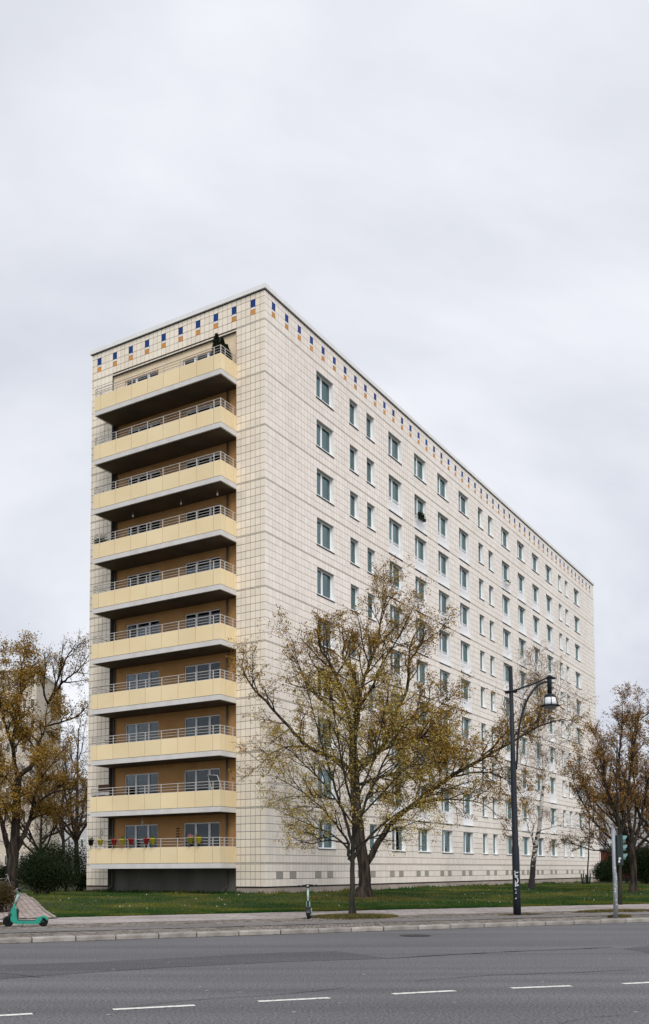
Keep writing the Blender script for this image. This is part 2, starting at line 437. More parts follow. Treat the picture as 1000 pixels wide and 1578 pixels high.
# pavement: bed, kerb stones, setts, cycle path, slabs
pave = sheet('pavement', [W(-400, N_KERB2 - 0.04), W(400, N_KERB2 - 0.04), W(400, N_LAWN + 0.1), W(-400, N_LAWN + 0.1)], M_bed, 0.104)
b = MB(); b.quad(W(-400, N_KERB, 0.09), W(-22, N_KERB, 0.09), W(-22, N_KERB2, 0.09), W(-400, N_KERB2, 0.09)); b.quad(W(46, N_KERB, 0.09), W(400, N_KERB, 0.09), W(400, N_KERB2, 0.09), W(46, N_KERB2, 0.09))
b.quad(W(-400, N_KERB, -0.02), W(-22, N_KERB, -0.02), W(-22, N_KERB, 0.09), W(-400, N_KERB, 0.09)); b.quad(W(46, N_KERB, -0.02), W(400, N_KERB, -0.02), W(400, N_KERB, 0.09), W(46, N_KERB, 0.09))
kerb = b.build('kerb', M_kerb); kerb['kind'] = 'structure'
s = -22.0
Mrot = Matrix.Rotation(SA, 4, 'Z')
while s < 46:
    L = random.uniform(0.92, 1.12)
    h = 0.115 + random.uniform(-0.008, 0.008); o_ = random.uniform(-0.012, 0.012)
    w = N_KERB2 - N_KERB - 0.01
    b = MB()
    prof = [(0, -0.03), (w, -0.03), (w, h), (0.03, h), (0.008, h - 0.012), (0, h - 0.035)]
    Mx = Matrix(((0, 0, 1, 0), (1, 0, 0, 0), (0, 1, 0, 0), (0, 0, 0, 1)))
    b.prism(prof, 0.014, L - 0.014, 0, Mx)
    k = b.build('kerb_stone', M_kerb, kerb)
    k.location = W(s, N_KERB + o_, 0); k.rotation_euler = (0, 0, SA + random.uniform(-0.006, 0.006))
    s += L
rng = np.random.default_rng(5)
def paving_field(name, s0, s1, n0, n1, ps, pn, gap, zt, jit, m, parent, bond=True):
    rows = int((n1 - n0) / pn); B = []
    for r in range(rows):
        off = (r % 2) * ps * 0.5 if bond else 0
        ss = np.arange(s0 + off, s1, ps)
        k = len(ss)
        j = rng.uniform(-gap * .3, gap * .3, (k, 2))
        z = zt + rng.uniform(-jit, jit, k)
        B.append(np.stack([ss + gap / 2 + j[:, 0], ss + ps - gap / 2 + j[:, 0], np.full(k, n0 + r * pn + gap / 2) + j[:, 1], np.full(k, n0 + (r + 1) * pn - gap / 2) + j[:, 1], np.full(k, 0.09), z], 1))
    V, F = boxes_np(np.concatenate(B))
    X = V[:, 0] * es[0] + V[:, 1] * en[0]; Y = V[:, 0] * es[1] + V[:, 1] * en[1]
    o = np_obj(name, np.stack([X, Y, V[:, 2]], 1), F, m, parent=parent); o['kind'] = 'stuff'
    return o
paving_field('paving_slab', -24, 60, N_SLAB, N_LAWN - 0.1, 0.35, 0.35, 0.012, 0.121, 0.004, M_slabs, pave)
paving_field('stone_sett', -24, 46, N_KERB2 + 0.03, N_CYC0 - 0.02, 0.125, 0.125, 0.016, 0.117, 0.006, M_setts, pave)
paving_field('mosaic_stone', -24, 46, N_CYC1 + 0.02, N_SLAB - 0.02, 0.125, 0.125, 0.016, 0.119, 0.007, M_setts, pave)
b = MB(); b.poly([W(-400, N_CYC0, 0.120), W(400, N_CYC0, 0.120), W(400, N_CYC1, 0.120), W(-400, N_CYC1, 0.120)])
cyc = b.build('cycle_path', M_cycle); cyc['kind'] = 'structure'

# grime in the gutter and fallen leaves
b = MB(); ss = np.arange(-22, 46, 0.4); gr = random.Random(4); wd = [gr.uniform(.03, .13) for _ in ss]
for i in range(len(ss) - 1):
    b.quad(W(ss[i], N_KERB - wd[i], .004), W(ss[i + 1], N_KERB - wd[i + 1], .004), W(ss[i + 1], N_KERB + .01, .004), W(ss[i], N_KERB + .01, .004))
b.build('gutter_grime', mat('gutter_grime', (0.045, 0.04, 0.036), 0.95, color2=(0.10, 0.09, 0.08), scale=5), road)
nl = 1500
sl_ = rng.uniform(-14, 26, nl); nn_ = np.where(rng.random(nl) < .4, N_KERB - rng.random(nl) ** 2 * .35, N_KERB2 + rng.random(nl) * 8)
zz_ = np.where(nn_ < N_KERB, .008, .126)
lx_ = sl_ * es[0] + nn_ * en[0]; ly_ = sl_ * es[1] + nn_ * en[1]; la_ = rng.uniform(0, 6.28, nl); lr_ = rng.uniform(.012, .032, nl)
V = np.stack([np.stack([lx_ + lr_ * np.cos(la_ + k * PI / 2) * (1 if k % 2 else .55), ly_ + lr_ * np.sin(la_ + k * PI / 2) * (1 if k % 2 else .55), zz_ + rng.uniform(0, .012, nl)], 1) for k in range(4)], 1).reshape(-1, 3)
o = np_obj('fallen_leaves', V, np.arange(4 * nl).reshape(-1, 4), mat('fallen_leaf', (0.2, 0.12, 0.05), 0.8, island2=[(0.10, 0.06, 0.025), (0.24, 0.15, 0.06), (0.07, 0.05, 0.03)])); o['kind'] = 'stuff'; tag(o, 'small brown fallen leaves scattered over the pavement and gutter', 'leaves')
# lawn: graded grid
sg = np.unique(np.concatenate([np.arange(-60, 90, 1.0), np.linspace(-500, -60, 30), np.linspace(90, 700, 30)]))
ng = np.unique(np.concatenate([np.arange(N_LAWN, 95, 0.8), np.linspace(95, 700, 25)]))
S2, N2 = np.meshgrid(sg, ng, indexing='ij')
# path edge: the paved path on the left leaves a gap in the lawn
PE0, PE1 = (-7.9, 30.6), (-15.3, 52.1)
X = S2 * es[0] + N2 * en[0]; Y = S2 * es[1] + N2 * en[1]
Z = gz(X, Y)
idx = np.arange(X.size).reshape(X.shape)
F = np.stack([idx[:-1, :-1], idx[1:, :-1], idx[1:, 1:], idx[:-1, 1:]], -1).reshape(-1, 4)
lawn = np_obj('lawn', np.stack([X.ravel(), Y.ravel(), Z.ravel()], 1), F, M_lawn, smooth=True); lawn['kind'] = 'structure'

# the paved path on the left
pd = Vector((PE1[0] - PE0[0], PE1[1] - PE0[1])).normalized(); pn_ = Vector((-pd.y, pd.x))   # pn_ points left
def PA(t, w): return PE0[0] + pd.x * t + pn_.x * w, PE0[1] + pd.y * t + pn_.y * w
b = MB()
for k in range(60):
    t0, t1 = -0.3 + k * 0.75, -0.3 + (k + 1) * 0.75
    q = [PA(t0, -0.12), PA(t1, -0.12), PA(t1, 3.7), PA(t0, 3.7)]
    b.quad(*[(p[0], p[1], gzf(*p) + 0.012) for p in q])
path = b.build('path', M_bed); path['kind'] = 'structure'
pa = math.atan2(pd.y, pd.x)
pb = MB(); pb.box(0.005, 0.595, 0.009, 0.191, -0.03, 0.0); pave_me = pb.mesh('paver', M_pavers)
BX = []; cnt = 0
for k in range(48):
    for j in range(18):
        t = k * 0.6 - (j % 2) * 0.3; w = 0.02 + j * 0.2
        p = PA(t, w); c = PA(t + .3, w + .1)
        z = gzf(*c) + 0.034 + random.uniform(-.003, .003)
        if k < 25 and j < 12 and cnt < 298:
            o = bpy.data.objects.new('paver', pave_me); o.location = (p[0], p[1], z); o.rotation_euler = (0, 0, pa); link(o, path); cnt += 1
        else: BX.append((t, w, z))
V = []; F = []
for (t, w, z) in BX:
    i = len(V); q = [PA(t + .004, w + .004), PA(t + .596, w + .004), PA(t + .596, w + .196), PA(t + .004, w + .196)]
    V += [(x, y, z) for x, y in q] + [(x, y, z - .03) for x, y in q]
    F += [(i, i + 1, i + 2, i + 3)] + [(i + a, i + (a + 1) % 4, i + 4 + (a + 1) % 4, i + 4 + a) for a in range(4)]
o = np_obj('far_paver', V, F, M_pavers, parent=path); o['kind'] = 'stuff'
for k in range(30):
    b = MB(); b.box(0.005, 0.99, -0.1, -0.005, -0.1, 0.0)
    o = b.build('edging_stone', M_edge, path); p = PA(k * 1.0, 0); o.location = (p[0], p[1], gzf(*p) + .05); o.rotation_euler = (0, 0, pa)

# grass
def path_w(x, y):
    return (x - PE0[0]) * pn_.x + (y - PE0[1]) * pn_.y, (x - PE0[0]) * pd.x + (y - PE0[1]) * pd.y
BY = R(58.1315); BC = (-1.8917, 47.9516); BL, BR = 12.12, 61.75
er = (math.cos(BY), math.sin(BY)); el = (-math.sin(BY), math.cos(BY))
def BUV(x, y): return (x - BC[0]) * er[0] + (y - BC[1]) * er[1], (x - BC[0]) * el[0] + (y - BC[1]) * el[1]
def BW(u, v, z=0.0): return (BC[0] + er[0] * u + el[0] * v, BC[1] + er[1] * u + el[1] * v, z)
def blades(name, x, y, zf, h, w, m, parent, lean=0.5):
    n = len(x); a = rng.uniform(0, 2 * PI, n); hh = h * rng.uniform(0.5, 1.4, n); ww = w * rng.uniform(0.6, 1.4, n)
    la = rng.uniform(0, 2 * PI, n); ll = hh * rng.uniform(0, lean, n)
    z = zf - 0.01
    V = np.stack([np.stack([x - ww * np.cos(a), y - ww * np.sin(a), z], 1), np.stack([x + ww * np.cos(a), y + ww * np.sin(a), z], 1), np.stack([x + ll * np.cos(la), y + ll * np.sin(la), z + hh], 1)], 1).reshape(-1, 3)
    F = np.arange(3 * n).reshape(-1, 3)
    o = np_obj(name, V, F, m, parent=parent)
    return o
n = 330000
sv = rng.uniform(-16, 52, n); q = rng.random(n); nv = N_LAWN - 0.03 + (q ** 1.9) * 50
x = sv * es[0] + nv * en[0]; y = sv * es[1] + nv * en[1]
w_, t_ = path_w(x, y); u_, v_ = BUV(x, y)
keep = ~((w_ > -0.13) & (w_ < 3.75) & (t_ > -1)) & ~((u_ > 0.0) & (v_ > 0.02) & (u_ < BR)) & (np.abs(x) < y * 0.40 + 2)
x, y = x[keep], y[keep]
go = blades('grass', x, y, gz(x, y), 0.065, 0.016, M_blade, None); go['kind'] = 'stuff'
tag(go, 'short dark green lawn grass around the apartment block', 'grass')
# taller tufts along the plinth and the pavement edge
n = 6000
u = rng.uniform(-0.25, 0.0, n); v = rng.uniform(0, 12, n)
k = n // 2
u[:k] = rng.uniform(0, 60, k); v[:k] = rng.uniform(-0.3, 0.04, k)
x = BC[0] + er[0] * u + el[0] * v; y = BC[1] + er[1] * u + el[1] * v
cl = np.sin(u * 1.7) * np.sin(v * 2.1 + u) + rng.normal(0, .5, n) > 0.1
x, y = x[cl], y[cl]
o = blades('weeds', x, y, gz(x, y), 0.16, 0.03, M_blade, None, 0.8); o['kind'] = 'stuff'; tag(o, 'taller green weeds growing along the foot of the building', 'weeds')
def pit(name, cx, cy, rs, rn, label, nb, h=0.06):
    b = MB()
    P = []
    for k in range(28):
        a = 2 * PI * k / 28; f = 1 + 0.16 * math.sin(a * 3 + cx) + random.uniform(-.07, .07)
        P.append((cx + es[0] * rs * f * math.cos(a) + en[0] * rn * f * math.sin(a), cy + es[1] * rs * f * math.cos(a) + en[1] * rn * f * math.sin(a)))
    for k in range(28):
        b.poly([(cx, cy, 0.165), (*P[k], 0.128), (*P[(k + 1) % 28], 0.128)])
    o = b.build(name, M_soil); o['kind'] = 'structure'
    a = rng.uniform(0, 2 * PI, nb); r = np.sqrt(rng.random(nb)) * 1.04
    x = cx + es[0] * rs * r * np.cos(a) + en[0] * rn * r * np.sin(a); y = cy + es[1] * rs * r * np.cos(a) + en[1] * rn * r * np.sin(a)
    g = blades('dry_grass', x, y, 0.128 + 0.037 * (1 - r), h, 0.018, M_drygrass, o, 0.9); g['kind'] = 'stuff'
pit('tree_pit', 1.6, 30.7, 1.35, 1.15, '', 9000)
pit('tree_pit', 10.9, 34.1, 1.5, 0.6, '', 3500, 0.05)
pit('weed_patch', 9.75, 30.0, 0.42, 0.16, '', 700, 0.07)
pit('weed_patch', -8.7, 26.9, 0.5, 0.3, '', 1200, 0.06)
pit('weed_patch', 7.1, 31.75, 0.9, 0.12, '', 700, 0.03)
# small daisies and scraps of litter
n = 150
sv = rng.uniform(-10, 40, n); nv = N_LAWN + 0.6 + rng.random(n) * 14
x = sv * es[0] + nv * en[0]; y = sv * es[1] + nv * en[1]
w_, t_ = path_w(x, y); u_, v_ = BUV(x, y)
keep = ~((w_ > -0.13) & (w_ < 3.75)) & ~((u_ > -0.1) & (v_ > -0.1)); x, y = x[keep], y[keep]
r = 0.010 * rng.uniform(0.5, 1.8, len(x))
z = gz(x, y) + 0.075
V = np.stack([np.stack([x - r, y, z - r * .6], 1), np.stack([x + r, y, z - r * .6], 1), np.stack([x + r, y + .01, z + r * .6], 1), np.stack([x - r, y + .01, z + r * .6], 1)], 1).reshape(-1, 3)
o = np_obj('daisies', V, np.arange(4 * len(x)).reshape(-1, 4), M_daisy); o['kind'] = 'stuff'; tag(o, 'tiny white daisies dotted over the lawn', 'daisies')

# ------------------------------------------------------------------ apartment block
bld = empty('apartment_building', (BC[0], BC[1], 0), BY)
tag(bld, 'ten storey apartment block clad in cream tiles with yellow balconies up its end', 'building')
F0, ST = 1.988, 2.8
def Fz(k): return F0 + ST * k
TOPZ = Fz(10) + 1.53
TILE0 = 0.788
TW = 0.3167
RH = (ST - 0.07) / 7
REC0, REC1, RECZ = 1.8, 10.5, 29.80

# window list on the long side: (u0, u1, kind)
WIN = []
def gu(k): return 0.03 + TW * k
for base in (0, 64):
    pass
wide = [16, 44, 56, 68, 80, 108, 120, 132, 144, 172]
for i, k in enumerate(wide): WIN.append((gu(k), gu(k + 6), 'short' if k in (16, 172) else 'french'))
for k in (28, 92, 156):
    WIN.append((gu(k), gu(k) + 1.05, 'narrow')); WIN.append((gu(k + 10) - 1.05, gu(k + 10), 'narrow'))
openR = []                       # u0,u1,z0,z1
winspec = []                     # (u0,w,z0,h,type,story)
for (a, c, kd) in WIN:
    for k in range(10):
        zt = Fz(k) + ST - 0.07 - RH
        fr = kd == 'french' and 1 <= k <= 8
        z0 = zt - RH * (6 if fr else 4)
        openR.append((a, c, z0, zt)); winspec.append((a, c - a, z0, zt - z0, 'french' if fr else ('narrow' if kd == 'narrow' else 'wide'), k))

def subtract(rect, holes, mn=0.035):
    out = [rect]
    for (h0, h1, g0, g1) in holes:
        nxt = []
        for (a0, a1, b0, b1) in out:
            if a1 <= h0 + 1e-6 or a0 >= h1 - 1e-6 or b1 <= g0 + 1e-6 or b0 >= g1 - 1e-6: nxt.append((a0, a1, b0, b1)); continue
            if b0 < g0: nxt.append((a0, a1, b0, g0))
            if b1 > g1: nxt.append((a0, a1, g1, b1))
            c0, c1 = max(b0, g0), min(b1, g1)
            if a0 < h0: nxt.append((a0, h0, c0, c1))
            if a1 > h1: nxt.append((h1, a1, c0, c1))
        out = nxt
    return [r for r in out if r[1] - r[0] > mn and r[3] - r[2] > mn]

zrows = []
hb = (Fz(0) - 0.07 - TILE0) / 3
for i in range(3): zrows.append((TILE0 + hb * i, TILE0 + hb * (i + 1)))
strips = [(Fz(0) - 0.07, Fz(0))]
for k in range(10):
    for i in range(7): zrows.append((Fz(k) + RH * i, Fz(k) + RH * (i + 1)))
    strips.append((Fz(k + 1) - 0.07, Fz(k + 1)))
ZA = Fz(10)
attic = [(ZA, ZA + 0.4), (ZA + 0.4, ZA + 0.8), (ZA + 0.8, ZA + 1.2), (ZA + 1.2, TOPZ - 0.03)]
zrows += attic

G = 0.0115
tilesR, tilesL = [], []          # (a0,a1,b0,b1) after clipping
blueR = [2 + 4 * i for i in range(48)]
vents = []
VB = [13.7, 14.95, 17.5, 18.75, 21.35, 22.6, 25.15, 26.4]
for u in [1.01, 2.25, 4.84, 6.08, 9.6, 11.0, 29.9, 31.3, 50.1, 51.5, 54.3, 55.5, 57.6, 58.9] + VB + [v + 20.27 for v in VB]:
    vents.append(int(round((u - 0.03) / TW)))
ventset = set(); [ventset.update((v, v + 1)) for v in vents]
NU = 195
ujR = [0.0] + [gu(k) for k in range(1, NU)] + [BR]
blue_spec, orange_spec, white_spec, vent_spec = [], [], [], []
for j in range(NU):
    a0, a1 = ujR[j], ujR[j + 1]
    hh = [h for h in openR if h[1] > a0 and h[0] < a1]
    for (b0, b1) in zrows:
        if (b0, b1) == attic[2] and j in blueR: blue_spec.append(('R', a0, a1, b0, b1)); continue
        if (b0, b1) == attic[1] and j in blueR:
            orange_spec.append(('R', a0, a1, b0, b0 + 0.26)); white_spec.append(('R', a0, a1, b0 + 0.26, b1)); continue
        if (b0, b1) == zrows[1] and j in ventset:
            continue
        tilesR += subtract((a0, a1, b0, b1), hh)
for v in vents: vent_spec.append((ujR[v], ujR[v + 2], *zrows[1]))
NV = 41
vjL = [0.3 * k for k in range(NV)] + [BL]
holeL = [(REC0, REC1, -1, RECZ)]
for j in range(NV):
    a0, a1 = vjL[j], vjL[j + 1]
    for (b0, b1) in zrows:
        if j % 4 == 2 and (b0, b1) == attic[2]: blue_spec.append(('L', a0, a1, b0, b1)); continue
        if j % 4 == 2 and (b0, b1) == attic[1]:
            orange_spec.append(('L', a0, a1, b0, b0 + 0.26)); white_spec.append(('L', a0, a1, b0 + 0.26, b1)); continue
        tilesL += subtract((a0, a1, b0, b1), holeL)
THK = 0.028
def tbox(face, a0, a1, b0, b1, pr=0.0):
    g = G if face == 'R' else 0.0125
    if face == 'R': return (a0 + g, a1 - g, -pr, THK, b0 + g, b1 - g)
    return (-pr, THK, a0 + g, a1 - g, b0 + g, b1 - g)
# the 300 tiles that show largest are parts of their own
def parea(bx):
    x0, x1, y0, y1, z0, z1 = bx
    P = [project(*BW(u, v, z)) for (u, v, z) in ((x0, y0, z0), (x1 if y1 - y0 < .03 else x0, y0 if y1 - y0 < .03 else y1, z0), (x0, y0, z1))]
    return abs((P[1][0] - P[0][0]) * (P[2][1] - P[0][1]))
allT = [('R', tbox('R', *t)) for t in tilesR] + [('L', tbox('L', *t)) for t in tilesL]
rank = sorted(((parea(bx), i) for i, (f_, bx) in enumerate(allT) if f_ == 'L' and bx[2] < 1.81 or f_ == 'R' and bx[0] < 3), reverse=True)[:298]
solo = set(i for _, i in rank)
tile_cache = {}
for i in solo:
    f_, (x0, x1, y0, y1, z0, z1) = allT[i]
    key = (f_, round(x1 - x0, 3), round(y1 - y0, 3), round(z1 - z0, 3))
    if key not in tile_cache:
        t = MB(); t.box(0, x1 - x0, 0, y1 - y0, 0, z1 - z0); tile_cache[key] = t.mesh('facade_tile', M_tile if f_ == 'L' else M_tileR)
    o = bpy.data.objects.new('facade_tile', tile_cache[key]); o.location = (x0 + random.uniform(-.002, .002) * (f_ == 'L'), y0 + random.uniform(-.002, .002) * (f_ == 'R'), z0); link(o, bld)
rest = np.array([bx for i, (f_, bx) in enumerate(allT) if i not in solo])
fl = np.array([0 if f_ == 'L' else 1 for i, (f_, bx) in enumerate(allT) if i not in solo])
jt = rng.uniform(-0.002, 0.002, len(rest))
rest[fl == 0, 0] += jt[fl == 0]; rest[fl == 1, 2] += jt[fl == 1]
V, Fc = boxes_np(rest)
o = np_obj('tile_cladding', V, Fc, [M_tile, M_tileR], midx=np.repeat(fl, 6), parent=bld); o['kind'] = 'stuff'
def solos(name, spec, m):
    for (f_, a0, a1, b0, b1) in spec:
        bx = tbox(f_, a0, a1, b0, b1, 0.003)
        key = (name, f_, round(a1 - a0, 3), round(b1 - b0, 3))
        if key not in tile_cache:
            t = MB(); t.box(0, bx[1] - bx[0], 0, bx[3] - bx[2], 0, bx[5] - bx[4]); tile_cache[key] = t.mesh(name, m)
        o = bpy.data.objects.new(name, tile_cache[key]); o.location = (bx[0], bx[2], bx[4]); link(o, bld)
solos('blue_tile', blue_spec, M_blue); solos('orange_tile', orange_spec, M_orange); solos('white_tile', white_spec, M_paletile)
solos('vent_panel', [('R', *v) for v in vent_spec], M_vent)

# wall behind the tiles
b = MB()
us = sorted(set([THK - 0.006, BR] + [round(v, 4) for h in openR for v in h[:2]]))
zs = sorted(set([TILE0, TOPZ] + [round(v, 4) for h in openR for v in h[2:]]))
HR = [(round(a, 4), round(c, 4), round(z0, 4), round(z1, 4)) for a, c, z0, z1 in openR]
colh = {}
for h in HR: colh.setdefault((h[0], h[1]), []).append(h)
for i in range(len(us) - 1):
    uc = (us[i] + us[i + 1]) / 2
    hs = [h for key, L in colh.items() if key[0] < uc < key[1] for h in L]
    z = TILE0
    for h in sorted(hs, key=lambda t: t[2]) + [(0, 0, TOPZ, TOPZ)]:
        if h[2] > z: b.quad((us[i], THK - 0.006, z), (us[i + 1], THK - 0.006, z), (us[i + 1], THK - 0.006, h[2]), (us[i], THK - 0.006, h[2]))
        z = h[3]
for (a0, a1) in ((THK - 0.006, REC0), (REC1, BL)):
    b.quad((THK - 0.006, a0, TILE0), (THK - 0.006, a1, TILE0), (THK - 0.006, a1, TOPZ), (THK - 0.006, a0, TOPZ))
b.quad((THK - 0.006, REC0, RECZ), (THK - 0.006, REC1, RECZ), (THK - 0.006, REC1, TOPZ), (THK - 0.006, REC0, TOPZ))
b.quad((0.03, BL, 0), (BR, BL, 0), (BR, BL, TOPZ), (0.03, BL, TOPZ), 1)
b.quad((BR, 0.03, 0), (BR, BL, 0), (BR, BL, TOPZ), (BR, 0.03, TOPZ), 1)
b.build('wall', [M_grout, M_tileR], bld)
# flat strips of the storey joints
B = []
for (z0, z1) in strips:
    B.append((0.004, BR, 0.004, THK, z0 + 0.005, z1 - 0.005))
    for (a0, a1) in ((0.029, REC0), (REC1, BL)): B.append((0.004, THK, a0, a1, z0 + 0.005, z1 - 0.005))
V, Fc = boxes_np(B); np_obj('storey_joint', V, Fc, M_joint_strip, parent=bld)
# plinth and the dark strip above it, painted shade under the tile edge
b = MB()
b.box(0.06, BR - 0.05, 0.06, 0.3, -0.2, TILE0 - 0.05); b.box(0.06, 0.3, 0.301, REC0 - 0.002, -0.2, TILE0 - 0.05); b.box(0.06, 0.3, REC1 + 0.002, BL - 0.05, -0.2, TILE0 - 0.05)
b.build('plinth', M_plinth, bld)
b = MB()
b.box(0.035, BR - 0.05, 0.035, 0.2, TILE0 - 0.05, TILE0 - 0.002); b.box(0.035, 0.2, 0.201, REC0, TILE0 - 0.05, TILE0 - 0.002); b.box(0.035, 0.2, REC1, BL - .05, TILE0 - 0.05, TILE0 - 0.002)
b.build('gap_shade', M_gap_shade, bld)
# roof and coping
b = MB(); b.quad((0.3, 0.3, TOPZ - 0.1), (BR - 0.3, 0.3, TOPZ - 0.1), (BR - 0.3, BL - 0.3, TOPZ - 0.1), (0.3, BL - 0.3, TOPZ - 0.1)); b.build('roof', M_roof, bld)
b = MB()
b.box(-0.005, BR + 0.005, -0.005, 0.3, TOPZ - 0.022, TOPZ + 0.018, 1); b.box(-0.005, 0.3, 0.3, BL + .005, TOPZ - 0.022, TOPZ + 0.018, 1)  # dark strip under the coping, a painted shadow line
b.box(-0.10, BR + 0.10, -0.10, 0.34, TOPZ + 0.02, TOPZ + 0.25); b.box(-0.10, 0.34, 0.341, BL + 0.10, TOPZ + 0.02, TOPZ + 0.25)
b.box(0.341, BR + .1, BL - 0.34, BL + 0.10, TOPZ + 0.02, TOPZ + 0.25); b.box(BR - .34, BR + .1, 0.341, BL - 0.341, TOPZ + 0.02, TOPZ + 0.25)
b.build('coping', [M_coping, M_gap_shade], bld)

# recess behind the balconies
RD = 0.30
b = MB()
loggia_holes = []
for k in range(10):
    for (a, c) in ((3.01, 5.44), (7.16, 9.62)): loggia_holes.append((a, c, Fz(k) + 0.10, Fz(k) + 2.15))
vs = [REC0, 3.01, 5.44, 7.16, 9.62, REC1]
zlist = []
for k in range(10):
    z0, z1 = Fz(k) if k else Fz(0) - 0.25, (Fz(k + 1) if k < 9 else RECZ)
    mi = 3 if k == 9 else 0
    rd = 0.08 if k == 9 else RD          # the top storey is hardly set back
    for i in range(5):
        if i in (1, 3):
            b.quad((rd, vs[i], z0), (rd, vs[i + 1], z0), (rd, vs[i + 1], Fz(k) + .10), (rd, vs[i], Fz(k) + .10), mi)
            b.quad((rd, vs[i], Fz(k) + 2.15), (rd, vs[i + 1], Fz(k) + 2.15), (rd, vs[i + 1], z1), (rd, vs[i], z1), mi)
        else: b.quad((rd, vs[i], z0), (rd, vs[i + 1], z0), (rd, vs[i + 1], z1), (rd, vs[i], z1), mi)
b.box(-0.006, RD - 0.002, REC0 - 0.012, REC0 + 0.004, Fz(0), RECZ, 0); b.box(-0.006, RD - 0.002, REC1 - 0.004, REC1 + 0.012, Fz(0), RECZ, 1)  # left return is dark, its shade put into the colour
b.box(-0.03, RD - 0.004, REC0 + 0.006, REC1 - 0.006, RECZ - 0.004, RECZ + 0.03, 1)  # dark header strip paints the shadow line at the recess top
b.build('recess_wall', [M_stucco, M_pipe_shade, M_lintel, M_stucco_lit], bld)
b = MB()
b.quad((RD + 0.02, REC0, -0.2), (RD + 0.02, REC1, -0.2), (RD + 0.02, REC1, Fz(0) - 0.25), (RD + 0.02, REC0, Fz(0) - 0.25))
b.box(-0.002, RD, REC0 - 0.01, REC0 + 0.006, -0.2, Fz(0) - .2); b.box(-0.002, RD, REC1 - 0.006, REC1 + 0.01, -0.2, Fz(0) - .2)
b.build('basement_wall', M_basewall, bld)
for v, kick in ((2.52, 0.0), (10.36, 0.45)):
    b = MB(); pts = [(0.2, v, Fz(9) - 0.28), (0.2, v, 1.25), (0.2, v, 0.75)]
    pts += [(0.02, v + 0.12, 0.62), (-0.15, v + kick, 0.45)]
    b.tube(pts, 0.05, 8); b.build('downpipe', M_pipe_shade, bld, True)

# window builder (local frame: x along, y inwards, z up)
def win_mesh(w, h, bars, depth=0.29, kind='wide'):
    b = MB(); t = 0.016
    b.box(0, t, -0.006, depth, 0, h, 1); b.box(w - t, w, -0.006, depth, 0, h, 1)
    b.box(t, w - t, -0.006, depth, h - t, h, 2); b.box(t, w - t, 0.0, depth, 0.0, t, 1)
    # frame
    z0 = t + (0.0 if kind != 'french' else 0.76)
    fy0, fy1 = depth - 0.085, depth - 0.02
    b.box(t, t + .06, fy0, fy1, z0, h - t, 0); b.box(w - t - .06, w - t, fy0, fy1, z0, h - t, 0)
    b.box(t + .06, w - t - .06, fy0, fy1, h - t - .06, h - t, 0); b.box(t + .06, w - t - .06, fy0, fy1, z0, z0 + .06, 0)
    for x in bars: b.box(x - .075, x + .075, fy0 - 0.012, fy1, z0 + .06, h - t - .06, 0)
    if kind == 'french': b.box(t, w - t, fy0 - 0.02, fy1, t, z0, 0)
    # the room behind
    d1 = depth + 1.1
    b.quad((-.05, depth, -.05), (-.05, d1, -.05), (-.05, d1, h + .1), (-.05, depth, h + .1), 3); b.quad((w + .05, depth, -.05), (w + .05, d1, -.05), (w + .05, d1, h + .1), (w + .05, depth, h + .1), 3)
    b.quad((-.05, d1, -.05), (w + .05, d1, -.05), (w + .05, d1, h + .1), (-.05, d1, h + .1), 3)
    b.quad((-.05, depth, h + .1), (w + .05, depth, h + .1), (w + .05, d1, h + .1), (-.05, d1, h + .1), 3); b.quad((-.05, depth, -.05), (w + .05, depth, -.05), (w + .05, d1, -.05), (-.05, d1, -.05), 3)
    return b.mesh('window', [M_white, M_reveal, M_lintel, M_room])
def pane_mesh(x0, x1, z0, z1, y):
    b = MB(); b.box(x0, x1, y - 0.006, y + 0.006, z0, z1); return b
def curtain_mesh(x0, x1, z0, z1, y, seed):
    r = random.Random(seed); b = MB(); n = max(6, int((x1 - x0) / 0.06))
    pts = [(x0 + (x1 - x0) * i / n, y + 0.03 * math.sin(i * 2.3) + r.uniform(-.008, .008)) for i in range(n + 1)]
    for i in range(n): b.quad((*pts[i], z0), (*pts[i + 1], z0), (*pts[i + 1], z1), (*pts[i], z1))
    return b.mesh('curtain', M_curtain)
WMESH = {}
WW, WN = gu(22) - gu(16), 1.05
hs_, hf_ = RH * 4, RH * 6
